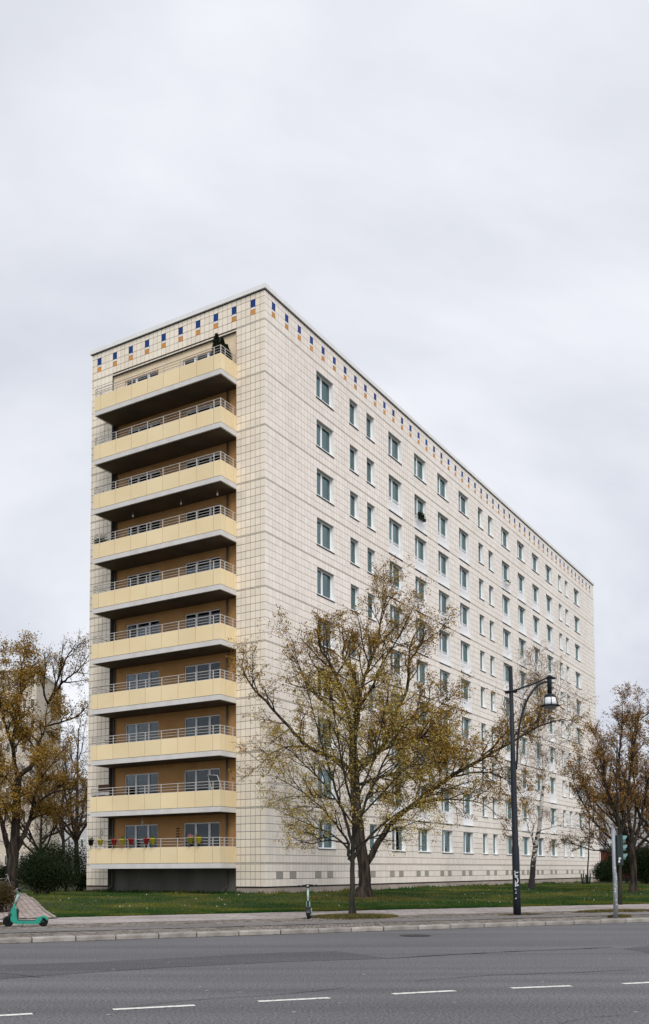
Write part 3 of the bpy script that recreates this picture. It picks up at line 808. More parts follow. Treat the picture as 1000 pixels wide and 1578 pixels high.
for kind, w, h, bars in (('wide', WW, hs_, [WW * 0.45]), ('french', WW, hf_, [WW * 0.45]), ('narrow', WN, hs_, [])):
    z0 = 0.076 + (0.76 if kind == 'french' else 0)
    d = {'win': win_mesh(w, h, bars, 0.29, kind)}
    y = 0.29 - 0.05
    segs = [(0.076, w * 0.45 - 0.075), (w * 0.45 + 0.075, w - 0.076)] if bars else [(0.076, w - 0.076)]
    d['panes'] = [pane_mesh(a, c, z0, h - 0.076, y).mesh('pane', M_glass) for a, c in segs]
    sb = MB(); sb.box(-0.03, w + 0.03, -0.055, 0.2, 0.017, 0.035); sb.box(-0.03, w + 0.03, -0.055, -0.045, -0.012, 0.017)
    sb.box(-0.025, w + 0.025, -0.03, 0.0, -0.05, -0.012, 1)  # dark strip painting the sill's shadow line on the wall
    d['sill'] = sb.mesh('sill', [M_white, M_gap_shade])
    d['cur'] = []
    for s_ in range(4):
        d['cur'].append(curtain_mesh(w * 0.02, w * 0.36, z0, h - .05, 0.36, s_)); d['cur'].append(curtain_mesh(w * 0.60, w * 0.98, z0, h - .05, 0.37, s_ + 9))
    d['full'] = [curtain_mesh(w * 0.01, w * 0.99, z0, h - .05, 0.38, 30 + s_) for s_ in range(2)]
    bb = MB(); bb.box(0.06, w - 0.06, 0.275, 0.285, z0 + 0.05, h - 0.06); d['blind'] = bb.mesh('blind', M_blind)
    d['half'] = []
    for hf in (0.25, 0.45, 0.65):
        bb = MB(); bb.box(0.04, w - 0.04, 0.30, 0.306, z0 + (h - z0) * (1 - hf), h - 0.03); d['half'].append(bb.mesh('blind', M_blind))
    if kind == 'french':
        r = MB()
        for zz in (0.86, 0.80, 0.12): r.box(0.02, w - 0.02, 0.012, 0.036, zz, zz + 0.026)
        nb = 15
        for i in range(nb): xx = 0.06 + (w - .12) * i / (nb - 1); r.box(xx - .009, xx + .009, 0.016, 0.032, 0.146, 0.80)
        d['rail'] = r.mesh('railing', M_white)
    WMESH[kind] = d
rw = random.Random(11)
hangers = []
for (u0, w, z0, h, kind, k) in winspec:
    d = WMESH[kind]
    o = bpy.data.objects.new('window', d['win']); o.location = (u0, 0, z0); link(o, bld)
    for pm in d['panes']: link(bpy.data.objects.new('pane', pm), o)
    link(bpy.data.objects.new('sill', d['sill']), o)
    if kind == 'french': link(bpy.data.objects.new('railing', d['rail']), o)
    q = rw.random()
    if (kind == 'narrow' and k == 9 and abs(u0 - (gu(38) - 1.05)) < .01) or q > 0.94: link(bpy.data.objects.new('blind', d['blind']), o)
    elif q > 0.86: link(bpy.data.objects.new('blind', rw.choice(d['half'])), o)
    elif q < 0.30: link(bpy.data.objects.new('curtain', rw.choice(d['full'])), o)
    elif q < 0.80:
        i = rw.randrange(4) * 2
        if rw.random() < 0.75: link(bpy.data.objects.new('curtain', d['cur'][i]), o)
        if rw.random() < 0.75: link(bpy.data.objects.new('curtain', d['cur'][i + 1]), o)

# triple windows in the recess (local x runs along -v so that the first sash is the left one)
def loggia_mesh(w, h):
    b = MB(); t = 0.0; dp = 0.10
    b.box(0, w, -0.002, dp, h - .03, h, 1); b.box(0, .03, -0.002, dp, 0, h - .03, 1); b.box(w - .03, w, -0.002, dp, 0, h - .03, 1)
    xs = [0.03, 0.03 + (w - .06) * 0.325, 0.03 + (w - .06) * 0.70, w - 0.03]
    fw = 0.055
    for i in range(3):
        a, c = xs[i] + (0.0 if i == 0 else 0.008), xs[i + 1] - (0 if i == 2 else .008)
        b.box(a, a + fw, dp - .05, dp + .02, 0.02, h - .03, 0); b.box(c - fw, c, dp - .05, dp + .02, 0.02, h - .03, 0)
        b.box(a + fw, c - fw, dp - .05, dp + .02, h - .03 - fw, h - .03, 0); b.box(a + fw, c - fw, dp - .05, dp + .02, 0.02, 0.02 + fw, 0)
    b.box(xs[1] - .008, xs[1] + .008, dp - .04, dp + .02, 0.02, h - .03, 0); b.box(xs[2] - .008, xs[2] + .008, dp - .04, dp + .02, 0.02, h - .03, 0)
    d1 = dp + 1.6
    b.quad((0, dp, 0), (0, d1, 0), (0, d1, h), (0, dp, h), 2); b.quad((w, dp, 0), (w, d1, 0), (w, d1, h), (w, dp, h), 2); b.quad((0, d1, 0), (w, d1, 0), (w, d1, h), (0, d1, h), 2)
    b.quad((0, dp, h), (w, dp, h), (w, d1, h), (0, d1, h), 2); b.quad((0, dp, 0), (w, dp, 0), (w, d1, 0), (0, d1, 0), 2)
    me = b.mesh('window', [M_white, M_stucco, M_room])
    pn = []
    for i in range(3):
        p = MB(); p.box(xs[i] + fw, xs[i + 1] - fw, dp - .012, dp, 0.02 + fw, h - .03 - fw); pn.append(p.mesh('pane', M_glass2))
    cu = [curtain_mesh(xs[0] + .02, xs[1], .1, h - .05, dp + .14, 51), curtain_mesh(xs[1] + .05, xs[1] + .45, .1, h - .05, dp + .15, 52), curtain_mesh(xs[2], xs[3] - .02, .1, h - .05, dp + .14, 53), curtain_mesh(xs[0], xs[3], h * .52, h - .05, dp + .2, 54)]
    return me, pn, cu
lg = [loggia_mesh(2.43, 2.05), loggia_mesh(2.46, 2.05)]
for k in range(10):
    for j, (a, c) in enumerate(((3.01, 5.44), (7.16, 9.62))):
        me, pn, cu = lg[j]
        o = bpy.data.objects.new('window', me); o.location = (0.08 if k == 9 else RD, c, Fz(k) + 0.10); o.rotation_euler = (0, 0, -PI / 2); link(o, bld)
        for p in pn: link(bpy.data.objects.new('pane', p), o)
        for c_ in cu:
            if rw.random() < 0.16: link(bpy.data.objects.new('curtain', c_), o)

# balconies
PJ = [1.77, 2.23, 3.34, 4.47, 5.58, 6.68, 7.80, 8.93, 10.08, 10.54]      # joints along the front
OFF = 1.38
V0, V1 = 1.77, 10.54
slab = MB()
sl = 0.27
slab.box(-OFF, -0.003, V0, V1, -sl, -0.02, 0)
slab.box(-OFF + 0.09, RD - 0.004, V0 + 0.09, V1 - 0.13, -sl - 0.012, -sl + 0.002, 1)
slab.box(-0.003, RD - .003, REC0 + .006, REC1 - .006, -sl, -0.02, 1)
slab.box(-OFF + .03, -0.001, V0 + 0.03, V1 - .03, -0.02, 0.005, 2)
slab_me = slab.mesh('balcony', [M_slab, M_soffit, M_gap_shade])
# visible butt joints in the fascia
def panel_front(a, c):
    b = MB(); g = 0.013; b.box(-OFF - 0.004, -OFF + 0.03, a + g, c - g, 0.0, 0.805); return b
panels = []
for i in range(len(PJ) - 1):
    a, c = PJ[i], PJ[i + 1]
    b = panel_front(a, c)
    if i == 0:
        b = MB(); b.box(-OFF - .004, -OFF + .03, a - 0.004, c - .013, 0, .805); b.box(-OFF + .03, -0.985, a - 0.004, a + .03, 0, .805)
    if i == len(PJ) - 2:
        b = MB(); b.box(-OFF - .004, -OFF + .03, a + .013, c + 0.004, 0, .805); b.box(-OFF + .03, -0.985, c - .03, c + .004, 0, .805)
    panels.append(b.mesh('parapet_panel', M_panel))
for v in (V0, V1 - .026):
    for (a, c) in ((-0.967, -0.286), (-0.268, -0.02)):
        b = MB(); b.box(a, c, v - .004 if v == V0 else v, v + .026 if v == V0 else v + .03, 0, .805); panels.append(b.mesh('parapet_panel', M_panel))
b = MB()
b.box(-OFF + .031, -OFF + .07, V0 + .031, V1 - .031, 0.006, 0.80, 0)     # inner lining
b.box(-OFF + .071, -0.002, V0 + .031, V0 + .07, 0.006, .80, 0); b.box(-OFF + .071, -0.002, V1 - .07, V1 - .031, 0.006, .80, 0)
b.box(-OFF + .0, -OFF + .08, V0, V1, .806, .822, 1); b.box(-OFF + .081, -0.002, V0, V0 + .08, .806, .822, 1); b.box(-OFF + .081, -0.002, V1 - .08, V1, .806, .822, 1)
lining = b.mesh('parapet_lining', [M_grout, M_slab])
b = MB()
fx = -OFF + 0.035
for zz in (0.955, 1.10, 1.25):
    rr = 0.021 if zz > 1.2 else 0.014
    b.tube([(-0.0, V0 + .035, zz), (fx, V0 + .035, zz), (fx, V1 - .035, zz), (-0.0, V1 - .035, zz)], rr, 6)
for v in PJ[1:-1]: b.box(fx - .016, fx + .016, v - .02, v + .02, .822, 1.25)
for xx in (-0.976, -0.277):
    for v in (V0 + .035, V1 - .035): b.box(xx - .02, xx + .02, v - .016, v + .016, .822, 1.25)
for v in (V0 + .035, V1 - .035): b.box(fx - .02, fx + .02, v - .02, v + .02, .822, 1.25)
rail_me = b.mesh('railing', M_rail)
balc = []
for k in range(10):
    o = bpy.data.objects.new('balcony', slab_me); o.location = (0, 0, Fz(k)); link(o, bld); balc.append(o)
    for p in panels: link(bpy.data.objects.new('parapet_panel', p), o)
    link(bpy.data.objects.new('parapet_lining', lining), o); link(bpy.data.objects.new('railing', rail_me), o)

# ------------------------------------------------------------------ trees
def nrm(v): return v / (np.linalg.norm(v) + 1e-12)
def catmull(P, per):
    P = [np.asarray(p, float) for p in P]
    if len(P) < 3: return [P[0] + (P[1] - P[0]) * k / per for k in range(per + 1)]
    Q = [2 * P[0] - P[1]] + P + [2 * P[-1] - P[-2]]
    out = []
    for i in range(1, len(Q) - 2):
        for k in range(per):
            t = k / per
            out.append(0.5 * (2 * Q[i] + (Q[i + 1] - Q[i - 1]) * t + (2 * Q[i - 1] - 5 * Q[i] + 4 * Q[i + 1] - Q[i + 2]) * t * t + (3 * Q[i] - Q[i - 1] - 3 * Q[i + 1] + Q[i + 2]) * t ** 3))
    out.append(P[-1]); return out
class Tree:
    """collects tapered branch tubes and leaves; levels: list of dicts n, len, ang, seg, trop, wob, ratio"""
    def __init__(s, seed): s.r = np.random.default_rng(seed); s.thick = []; s.thin = []; s.leafp = []; s.leafd = []; s.z0 = 0.4
    def child(s, pts, rad, lv, levels, t0=0.15, dens=None):
        if lv >= len(levels): return
        sp = levels[lv]; r = s.r
        P = np.array(pts); seg = np.linalg.norm(np.diff(P, axis=0), axis=1); cum = np.concatenate([[0], np.cumsum(seg)]); tot = cum[-1]
        n = sp['n'] if not sp.get('per') else max(2, int(tot * sp['per']))
        n = max(1, int(round(n * r.uniform(.8, 1.2))))
        for i in range(n):
            t = t0 + (1.0 - t0) * (i + r.uniform(0, 1)) / n
            d = t * tot; k = min(len(seg) - 1, max(0, int(np.searchsorted(cum, d) - 1))); f = (d - cum[k]) / (seg[k] + 1e-9)
            p = P[k] + (P[k + 1] - P[k]) * f; T = nrm(P[k + 1] - P[k])
            rr = rad[k] + (rad[k + 1] - rad[k]) * f
            q = nrm(np.cross(T, r.normal(size=3))); a = math.radians(r.normal(sp['ang'], 11))
            D = nrm(T * math.cos(a) + q * math.sin(a) + np.array([0, 0, sp.get('lift', 0.15)]))
            L = sp['len'] * r.uniform(.55, 1.25) * (1.0 - sp.get('fall', 0.35) * t)
            s.branch(p, D, L, min(rr * 0.75, sp['r']), lv, levels)
    def branch(s, p, D, L, r0, lv, levels):
        sp = levels[lv]; r = s.r; n = sp['seg']; pts = [p]; D = D.copy()
        for i in range(n):
            D = nrm(D + r.normal(size=3) * sp['wob'] + np.array([0, 0, sp['trop']]))
            p = p + D * L / n; pts.append(p)
        rad = list(np.linspace(r0, r0 * sp.get('taper', 0.35), n + 1))
        if pts[-1][2] < s.z0: return
        (s.thick if lv == 0 and r0 > 0.02 else s.thin).append((pts, rad, sp.get('sides', 4)))
        if lv == len(levels) - 1 or sp.get('leafy'):
            m = sp.get('leaves', 6)
            for i in range(int(r.poisson(m))):
                t = r.uniform(0.1, 1.05) * n; k = min(n - 1, int(t)); f = t - k
                s.leafp.append(pts[k] + (pts[k + 1] - pts[k]) * f); s.leafd.append(D)
        if lv < len(levels) - 1: s.child(pts, rad, lv + 1, levels)
    def limb(s, pts, r0, r1, levels, per=4, jit=0.0, t0=0.15, sides=8, grow=True, power=1.0):
        C = catmull(pts, per)
        C = [c + s.r.normal(size=3) * jit * (1 if 0 < i < len(C) - 1 else 0) for i, c in enumerate(C)]
        n = len(C); rad = [r0 + (r1 - r0) * (i / (n - 1)) ** power for i in range(n)]
        s.thick.append((C, rad, sides))
        if grow: s.child(C, rad, 0, levels, t0)
        return C, rad
    @staticmethod
    def tubes(L):
        V = []; F = []; base = 0
        groups = {}
        for (pts, rad, sides) in L: groups.setdefault((len(pts), sides), []).append((pts, rad))
        for (n, sides), G_ in groups.items():
            P = np.array([g[0] for g in G_]); Rr = np.array([g[1] for g in G_])
            T = np.empty_like(P); T[:, 1:-1] = P[:, 2:] - P[:, :-2]; T[:, 0] = P[:, 1] - P[:, 0]; T[:, -1] = P[:, -1] - P[:, -2]
            T /= np.linalg.norm(T, axis=2, keepdims=True) + 1e-12
            ref = np.where(np.abs(T[:, :1, 2:3]) < 0.8, np.array([0, 0, 1.0]), np.array([1.0, 0, 0]))
            ref = np.repeat(ref, n, axis=1)
            A = ref - T * (ref * T).sum(2, keepdims=True); A /= np.linalg.norm(A, axis=2, keepdims=True) + 1e-12
            B_ = np.cross(T, A)
            w = 2 * PI * np.arange(sides) / sides
            ring = P[:, :, None] + (A[:, :, None] * np.cos(w)[None, None, :, None] + B_[:, :, None] * np.sin(w)[None, None, :, None]) * Rr[:, :, None, None]
            m = len(G_); V.append(ring.reshape(-1, 3))
            bi = base + (np.arange(m) * n * sides)[:, None, None] + (np.arange(n - 1) * sides)[None, :, None]
            j = np.arange(sides)[None, None, :]; j2 = (j + 1) % sides
            F.append(np.stack([bi + j, bi + j2, bi + sides + j2, bi + sides + j], -1).reshape(-1, 4)); base += m * n * sides
        return np.concatenate(V), np.concatenate(F)
    def make(s, name, loc, m_bark, m_twig, m_leaf, label, size, jitter=0.06, group=None, cat='tree', leafcut=None, aspect=0.6):
        root = empty(name, loc); tag(root, label, cat, group)
        o = np.array(loc)
        if s.thick:
            V, F = s.tubes(s.thick); np_obj('trunk', V - o, F, m_bark, parent=root, smooth=True)
        if s.thin:
            V, F = s.tubes(s.thin); np_obj('branches', V - o, F, m_twig, parent=root, smooth=True)
        if s.leafp:
            r = s.r; P = np.array(s.leafp); n = len(P); P = P + r.normal(size=P.shape) * jitter
            if leafcut is not None: P = P[leafcut(P, r)]; n = len(P)
            D = r.normal(size=(n, 3)); D[:, 2] -= 0.3; D /= np.linalg.norm(D, axis=1, keepdims=True)
            Q = np.cross(D, r.normal(size=(n, 3))); Q /= np.linalg.norm(Q, axis=1, keepdims=True)
            Nn = np.cross(D, Q)
            L = size * r.uniform(.5, 1.35, (n, 1)); w = L * aspect
            V = np.stack([P, P + D * L * .5 + Q * w * .5 + Nn * L * .12, P + D * L, P + D * L * .5 - Q * w * .5 + Nn * L * .12], 1).reshape(-1, 3)
            c = np_obj('crown', V - o, np.arange(4 * n).reshape(-1, 4), m_leaf, parent=root); c['kind'] = 'stuff'
        return root

def bark(name, c1, c2, rough=0.95, sc_=7.0, bump=1.0, stretch=(1, 1, 0.16)):
    return mat(name, c1, rough, color2=c2, scale=sc_, ramp=(0.38, 0.62), bump=bump, bscale=sc_ * 1.6, stretch=stretch, detail=7)
M_bark_old = bark('old_bark', (0.066, 0.052, 0.042), (0.017, 0.014, 0.012))
M_bark_young = bark('young_bark', (0.052, 0.046, 0.037), (0.022, 0.022, 0.019), bump=0.4)
M_twig = mat('twig_bark', (0.035, 0.026, 0.018), 0.9)
M_twig_old = mat('twig_ochre', (0.052, 0.034, 0.017), 0.9)
M_leaf_old = mat('ochre_leaves', (0.2, 0.13, 0.03), 0.6, island2=[(0.065, 0.034, 0.01), (0.26, 0.137, 0.023), (0.442, 0.254, 0.046), (0.546, 0.377, 0.078), (0.169, 0.085, 0.018), (0.338, 0.247, 0.052)], translucent=0.3)
M_leaf_young = mat('olive_leaves', (0.26, 0.2, 0.05), 0.6, island2=[(0.088, 0.056, 0.015), (0.375, 0.263, 0.044), (0.575, 0.431, 0.094), (0.62, 0.5, 0.15), (0.3, 0.219, 0.037), (0.163, 0.106, 0.025)], translucent=0.3)
M_leaf_left = mat('amber_leaves', (0.2, 0.12, 0.03), 0.6, island2=[(0.078, 0.044, 0.01), (0.39, 0.215, 0.033), (0.312, 0.208, 0.046), (0.598, 0.39, 0.098), (0.156, 0.091, 0.019), (0.468, 0.286, 0.052)], translucent=0.3)
M_leaf_brown = mat('brown_leaves', (0.16, 0.09, 0.03), 0.6, island2=[(0.075, 0.037, 0.013), (0.275, 0.144, 0.037), (0.425, 0.25, 0.075), (0.15, 0.075, 0.022)], translucent=0.25)
M_leaf_bud = mat('dark_buds', (0.05, 0.045, 0.03), 0.7, island2=[(0.05, 0.05, 0.03), (0.10, 0.08, 0.04), (0.06, 0.04, 0.02)])
M_bush = mat('dark_bush_leaves', (0.03, 0.05, 0.02), 0.6, island2=[(0.006, 0.014, 0.005), (0.012, 0.024, 0.008), (0.030, 0.048, 0.012), (0.009, 0.018, 0.007)], translucent=0.15)
M_bush2 = mat('bronze_bush_leaves', (0.06, 0.05, 0.02), 0.6, island2=[(0.02, 0.028, 0.012), (0.06, 0.055, 0.02), (0.14, 0.08, 0.03), (0.03, 0.03, 0.012)], translucent=0.15)
M_twig_pink = mat('twig_pinkish', (0.16, 0.115, 0.10), 0.9)
M_twig_dark = mat('twig_dark', (0.022, 0.017, 0.014), 0.9)

# old tree on the lawn
TY = 44.0
def A(px, py, dy=0.0): return np.array(at(px, py, TY + dy))
t1 = Tree(21); t1.z0 = 2.4
LV = [dict(n=10, per=2.6, len=2.3, ang=48, seg=5, trop=0.04, wob=0.16, r=0.045, sides=5, lift=0.2),
      dict(n=7, len=1.05, ang=45, seg=4, trop=0.0, wob=0.2, r=0.016, sides=4),
      dict(n=5, len=0.5, ang=42, seg=3, trop=-0.04, wob=0.2, r=0.008, sides=3, leaves=8)]
LVd = [dict(n=10, per=2.9, len=2.0, ang=52, seg=5, trop=0.0, wob=0.16, r=0.04, sides=5, lift=0.1),
       dict(n=8, len=1.05, ang=45, seg=4, trop=-0.03, wob=0.2, r=0.015, sides=4),
       dict(n=6, len=0.5, ang=42, seg=3, trop=-0.08, wob=0.2, r=0.008, sides=3, leaves=10)]
LVs = [dict(n=8, per=2.2, len=1.8, ang=45, seg=5, trop=0.04, wob=0.16, r=0.035, sides=5, lift=0.15),
       dict(n=6, len=0.95, ang=45, seg=4, trop=-0.04, wob=0.2, r=0.014, sides=4),
       dict(n=4, len=0.5, ang=42, seg=3, trop=-0.12, wob=0.2, r=0.007, sides=3, leaves=8)]
base = A(561, 1388)
zb = gzf(base[0], base[1])
t1.limb([(base[0], base[1], zb - 0.15), (base[0], base[1], zb + 0.1), A(562, 1362), A(560, 1330), A(554, 1290), A(549, 1240), A(546, 1190), A(544, 1150)], 0.37, 0.2, LV, per=4, jit=0.012, grow=False, sides=12, power=0.55)
t1.thick.append(([np.array((base[0], base[1], zb - 0.2)), np.array((base[0], base[1], zb + 0.05)), np.array((base[0], base[1], zb + 0.5))], [0.52, 0.44, 0.33], 12))
t1.limb([A(544, 1152), A(550, 1110), A(551, 1070, .3), A(543, 1036, .6), A(528, 1008, .8), A(534, 985, 1)], 0.15, 0.03, LV, jit=0.02)
t1.limb([A(545, 1165), A(540, 1120, -.6), A(526, 1062, -1), A(508, 1022, -1.2), A(494, 1000, -1.4), A(488, 970, -1.5)], 0.12, 0.02, LV, jit=0.02)
t1.limb([A(546, 1200), A(528, 1176, -.4), A(474, 1150, -1.0), A(446, 1120, -1.3), A(410, 1082, -1.6), A(382, 1048, -1.8), A(372, 1022, -2)], 0.12, 0.016, LVs, jit=0.02)
t1.limb([A(474, 1150, -1.0), A(440, 1152, -.8), A(415, 1164, -.6), A(396, 1190, -.4)], 0.05, 0.01, LVs, jit=0.02)
t1.limb([A(530, 1110, -.7), A(482, 1062, .2), A(462, 1030, .5), A(450, 985, .8)], 0.06, 0.012, LVs, jit=0.02)
t1.limb([A(545, 1190), A(570, 1172, .6), A(592, 1146, 1.2), A(608, 1102, 1.6), A(627, 1060, 2.0), A(630, 1020, 2.2), A(634, 990, 2.3), A(650, 960, 2.4)], 0.15, 0.02, LVs, jit=0.015)
t1.limb([A(630, 1020, 2.2), A(650, 992, 2.1), A(668, 978, 2), A(694, 965, 2)], 0.05, 0.008, LVs, jit=0.02)
t1.limb([A(551, 1085, .2), A(562, 1040, .9), A(578, 1000, 1.3), A(588, 950, 1.6), A(597, 908, 1.8)], 0.09, 0.012, LV, jit=0.02)
t1.limb([A(551, 1095, .2), A(572, 1060, -.9), A(590, 1020, -1.6), A(612, 985, -2.0), A(640, 930, -2.2)], 0.07, 0.01, LVs, jit=0.02)
t1.limb([A(590, 1148, 1.2), A(612, 1122, .4), A(640, 1104, 0), A(664, 1096, -.4), A(690, 1100, -.6)], 0.08, 0.012, LVd, jit=0.02)
t1.limb([A(592, 1146, 1.2), A(620, 1138, 1.2), A(650, 1142, 1), A(680, 1152, 1)], 0.07, 0.012, LVd, jit=0.02)
t1.limb([A(546, 1180), A(600, 1150, -1.2), A(640, 1138, -1.8), A(672, 1134, -2.0), A(700, 1146, -2.1)], 0.08, 0.012, LVd, jit=0.02)
t1.limb([A(546, 1210), A(590, 1196, -1.6), A(640, 1180, -2.4), A(700, 1172, -2.8)], 0.08, 0.012, LVd, jit=0.02)
# the low limb that leaves the trunk to the right and reaches far over the lawn
t1.limb([A(556, 1345), A(572, 1318), A(598, 1276, -.3), A(632, 1243, -.6), A(690, 1200, -1.0), A(738, 1172, -1.2), A(790, 1141, -1.4), A(844, 1114, -1.5), A(872, 1108, -1.5)], 0.17, 0.016, LVs, jit=0.015, t0=0.3)
t1.limb([A(700, 1196, -1.0), A(740, 1190, -1.6), A(780, 1200, -2.2), A(810, 1230, -2.6)], 0.05, 0.008, LVs, jit=0.02)
t1.limb([A(640, 1238, -.6), A(690, 1232, -.1), A(740, 1238, .2), A(775, 1262, .3)], 0.05, 0.008, LVs, jit=0.02)
t1.limb([A(738, 1172, -1.2), A(770, 1140, -.4), A(800, 1108, .2), A(830, 1092, .6)], 0.05, 0.01, LVs, jit=0.02)
t1.make('old_tree', (float(base[0]), float(base[1]), zb), M_bark_old, M_twig_old, M_leaf_old, 'big old broad tree with thick furrowed trunk and ochre spring leaves on the lawn', 0.085)

a_ = rng.uniform(0, 2 * PI, 5000); r_ = 0.3 + 2.0 * rng.random(5000) ** 1.3
xx = base[0] + r_ * np.cos(a_) * 1.3; yy = base[1] + r_ * np.sin(a_) * 1.1
o = blades('dry_grass', xx, yy, gz(xx, yy), 0.07, 0.022, M_drygrass, None, 0.9); o['kind'] = 'stuff'; tag(o, 'dry brownish grass and leaf litter round the foot of the old tree', 'grass')
# young street tree in the pavement, in front of it
TY = 31.8
t2 = Tree(5); t2.z0 = 2.0
LY = [dict(n=8, per=2.8, len=1.35, ang=38, seg=5, trop=0.0, wob=0.13, r=0.028, sides=5, lift=0.12),
      dict(n=6, len=0.75, ang=42, seg=4, trop=-0.06, wob=0.16, r=0.012, sides=3),
      dict(n=5, len=0.38, ang=40, seg=3, trop=-0.1, wob=0.2, r=0.006, sides=3, leaves=6)]
base = A(543, 1411)
t2.thick.append(([np.array((base[0], base[1], .05)), np.array((base[0], base[1], .16)), np.array((base[0], base[1], .45))], [0.17, 0.14, 0.105], 10))
t2.limb([(base[0], base[1], 0.1), A(543, 1390), A(543, 1360), A(543.5, 1322), A(545, 1280), A(546, 1230), A(548, 1170), A(546, 1110), A(550, 1060)], 0.108, 0.012, LY, jit=0.008, t0=0.3, sides=10)
for pts, r in [
    ([A(541, 1326), A(536.5, 1318, -.05), A(537, 1300, -.1), A(528, 1285, -.2), A(500, 1250, -.6), A(468, 1222, -1.0), A(424, 1196, -1.3)], 0.05),
    ([A(542, 1316), A(527, 1298, .2), A(505, 1282, .6), A(470, 1268, 1.0), A(424, 1246, 1.4)], 0.035),
    ([A(545, 1322), A(560, 1300, .2), A(590, 1270, .5), A(640, 1236, .9), A(690, 1216, 1.2), A(724, 1204, 1.4)], 0.05),
    ([A(544, 1310), A(562, 1296, -.3), A(604, 1280, -.8), A(652, 1262, -1.2)], 0.03),
    ([A(543, 1300), A(528, 1250, .4), A(506, 1180, .8), A(486, 1110, 1.0), A(470, 1050, 1.1)], 0.045),
    ([A(545, 1290), A(566, 1230, -.4), A(598, 1160, -.8), A(630, 1100, -1.0)], 0.045),
    ([A(545, 1250), A(530, 1190, -.7), A(518, 1120, -1.1), A(508, 1060, -1.3)], 0.035),
    ([A(546, 1240), A(572, 1180, .7), A(590, 1110, 1.1), A(600, 1050, 1.2)], 0.035),
    ([A(544, 1270), A(500, 1210, .9), A(450, 1160, 1.4), A(418, 1140, 1.6)], 0.03),
    ([A(545, 1270), A(600, 1210, .9), A(650, 1160, 1.4), A(680, 1140, 1.6)], 0.03),
    ([A(536, 1300), A(505, 1295, -.6), A(478, 1300, -.9), A(450, 1290, -1.2)], 0.022),
]:
    t2.limb(pts, r * 1.25, 0.010, LY, jit=0.012, t0=0.25, sides=6)
t2.make('street_tree', (float(base[0]), float(base[1]), 0.13), M_bark_young, M_twig, M_leaf_young, 'slim young street tree with olive buds growing from a soil patch in the pavement', 0.06)

# big tree beside the path on the left
TY = 66.0
t3 = Tree(12); t3.z0 = 3.0
L3 = [dict(n=9, per=1.7, len=2.5, ang=48, seg=5, trop=0.03, wob=0.17, r=0.07, sides=5, lift=0.15),
      dict(n=6, len=1.3, ang=45, seg=4, trop=0.0, wob=0.2, r=0.025, sides=4),
      dict(n=4, len=0.65, ang=42, seg=3, trop=-0.06, wob=0.2, r=0.012, sides=3, leaves=26)]
L3b = [dict(n=9, per=1.9, len=1.7, ang=40, seg=5, trop=0.04, wob=0.15, r=0.055, sides=5, lift=0.2),
      dict(n=6, len=1.1, ang=42, seg=4, trop=0.03, wob=0.18, r=0.02, sides=3),
      dict(n=4, len=0.5, ang=42, seg=3, trop=0.0, wob=0.2, r=0.011, sides=3, leaves=3.5)]
base = A(17, 1370); zb = gzf(base[0], base[1])
t3.limb([(base[0], base[1], zb - .2), A(17.5, 1355), A(20, 1330), A(22, 1300), A(24, 1270), A(26, 1230), A(30, 1190)], 0.46, 0.22, L3, jit=0.02, grow=False, sides=12)
for pts, r, lv in [
    ([A(18, 1325), A(8, 1290, -.5), A(0, 1255, -1), A(-12, 1200, -1.5), A(-20, 1130, -2)], 0.24, L3),
    ([A(24, 1312), A(36, 1288, .3), A(46, 1262, .6), A(56, 1240, 1), A(80, 1222, 1.6), A(118, 1214, 2)], 0.22, L3),
    ([A(30, 1195), A(50, 1178, .4), A(58, 1150, .6), A(68, 1125, .8), A(74, 1082, 1.0)], 0.2, L3),
    ([A(74, 1085, 1), A(90, 1060, 1.2), A(104, 1045, 1.4), A(124, 1030, 1.6), A(140, 1005, 1.8)], 0.11, L3b),
    ([A(74, 1085, 1), A(66, 1056, .6), A(70, 1030, .4), A(66, 1006, .3)], 0.08, L3b),
    ([A(76, 1080, 1), A(96, 1030, .3), A(104, 1012, .1), A(118, 990, 0)], 0.08, L3b),
    ([A(68, 1120, .8), A(100, 1112, 1.4), A(125, 1098, 1.8), A(140, 1080, 2)], 0.08, L3b),
    ([A(28, 1200), A(20, 1150, -.6), A(26, 1100, -1), A(36, 1050, -1.2), A(30, 1010, -1.3)], 0.16, L3),
    ([A(36, 1052, -1.2), A(54, 1040, -1), A(68, 1034, -.8)], 0.06, L3b),
    ([A(22, 1160, -.6), A(6, 1110, -1.2), A(-6, 1060, -1.6), A(-14, 1010, -2)], 0.13, L3),
    ([A(46, 1262, .6), A(52, 1230, -.6), A(70, 1190, -1.4), A(92, 1168, -2)], 0.12, L3),
    ([A(20, 1210), A(4, 1195, 1), A(-20, 1188, 2)], 0.1, L3),
]:
    t3.limb(pts, r, 0.02, lv, jit=0.03, t0=0.2, sides=7)
t3.make('broadleaf_tree', (float(base[0]), float(base[1]), zb), M_bark_old, M_twig_dark, M_leaf_left, 'tall tree with forked trunk and amber leaves beside the paved path', 0.125, jitter=0.14)

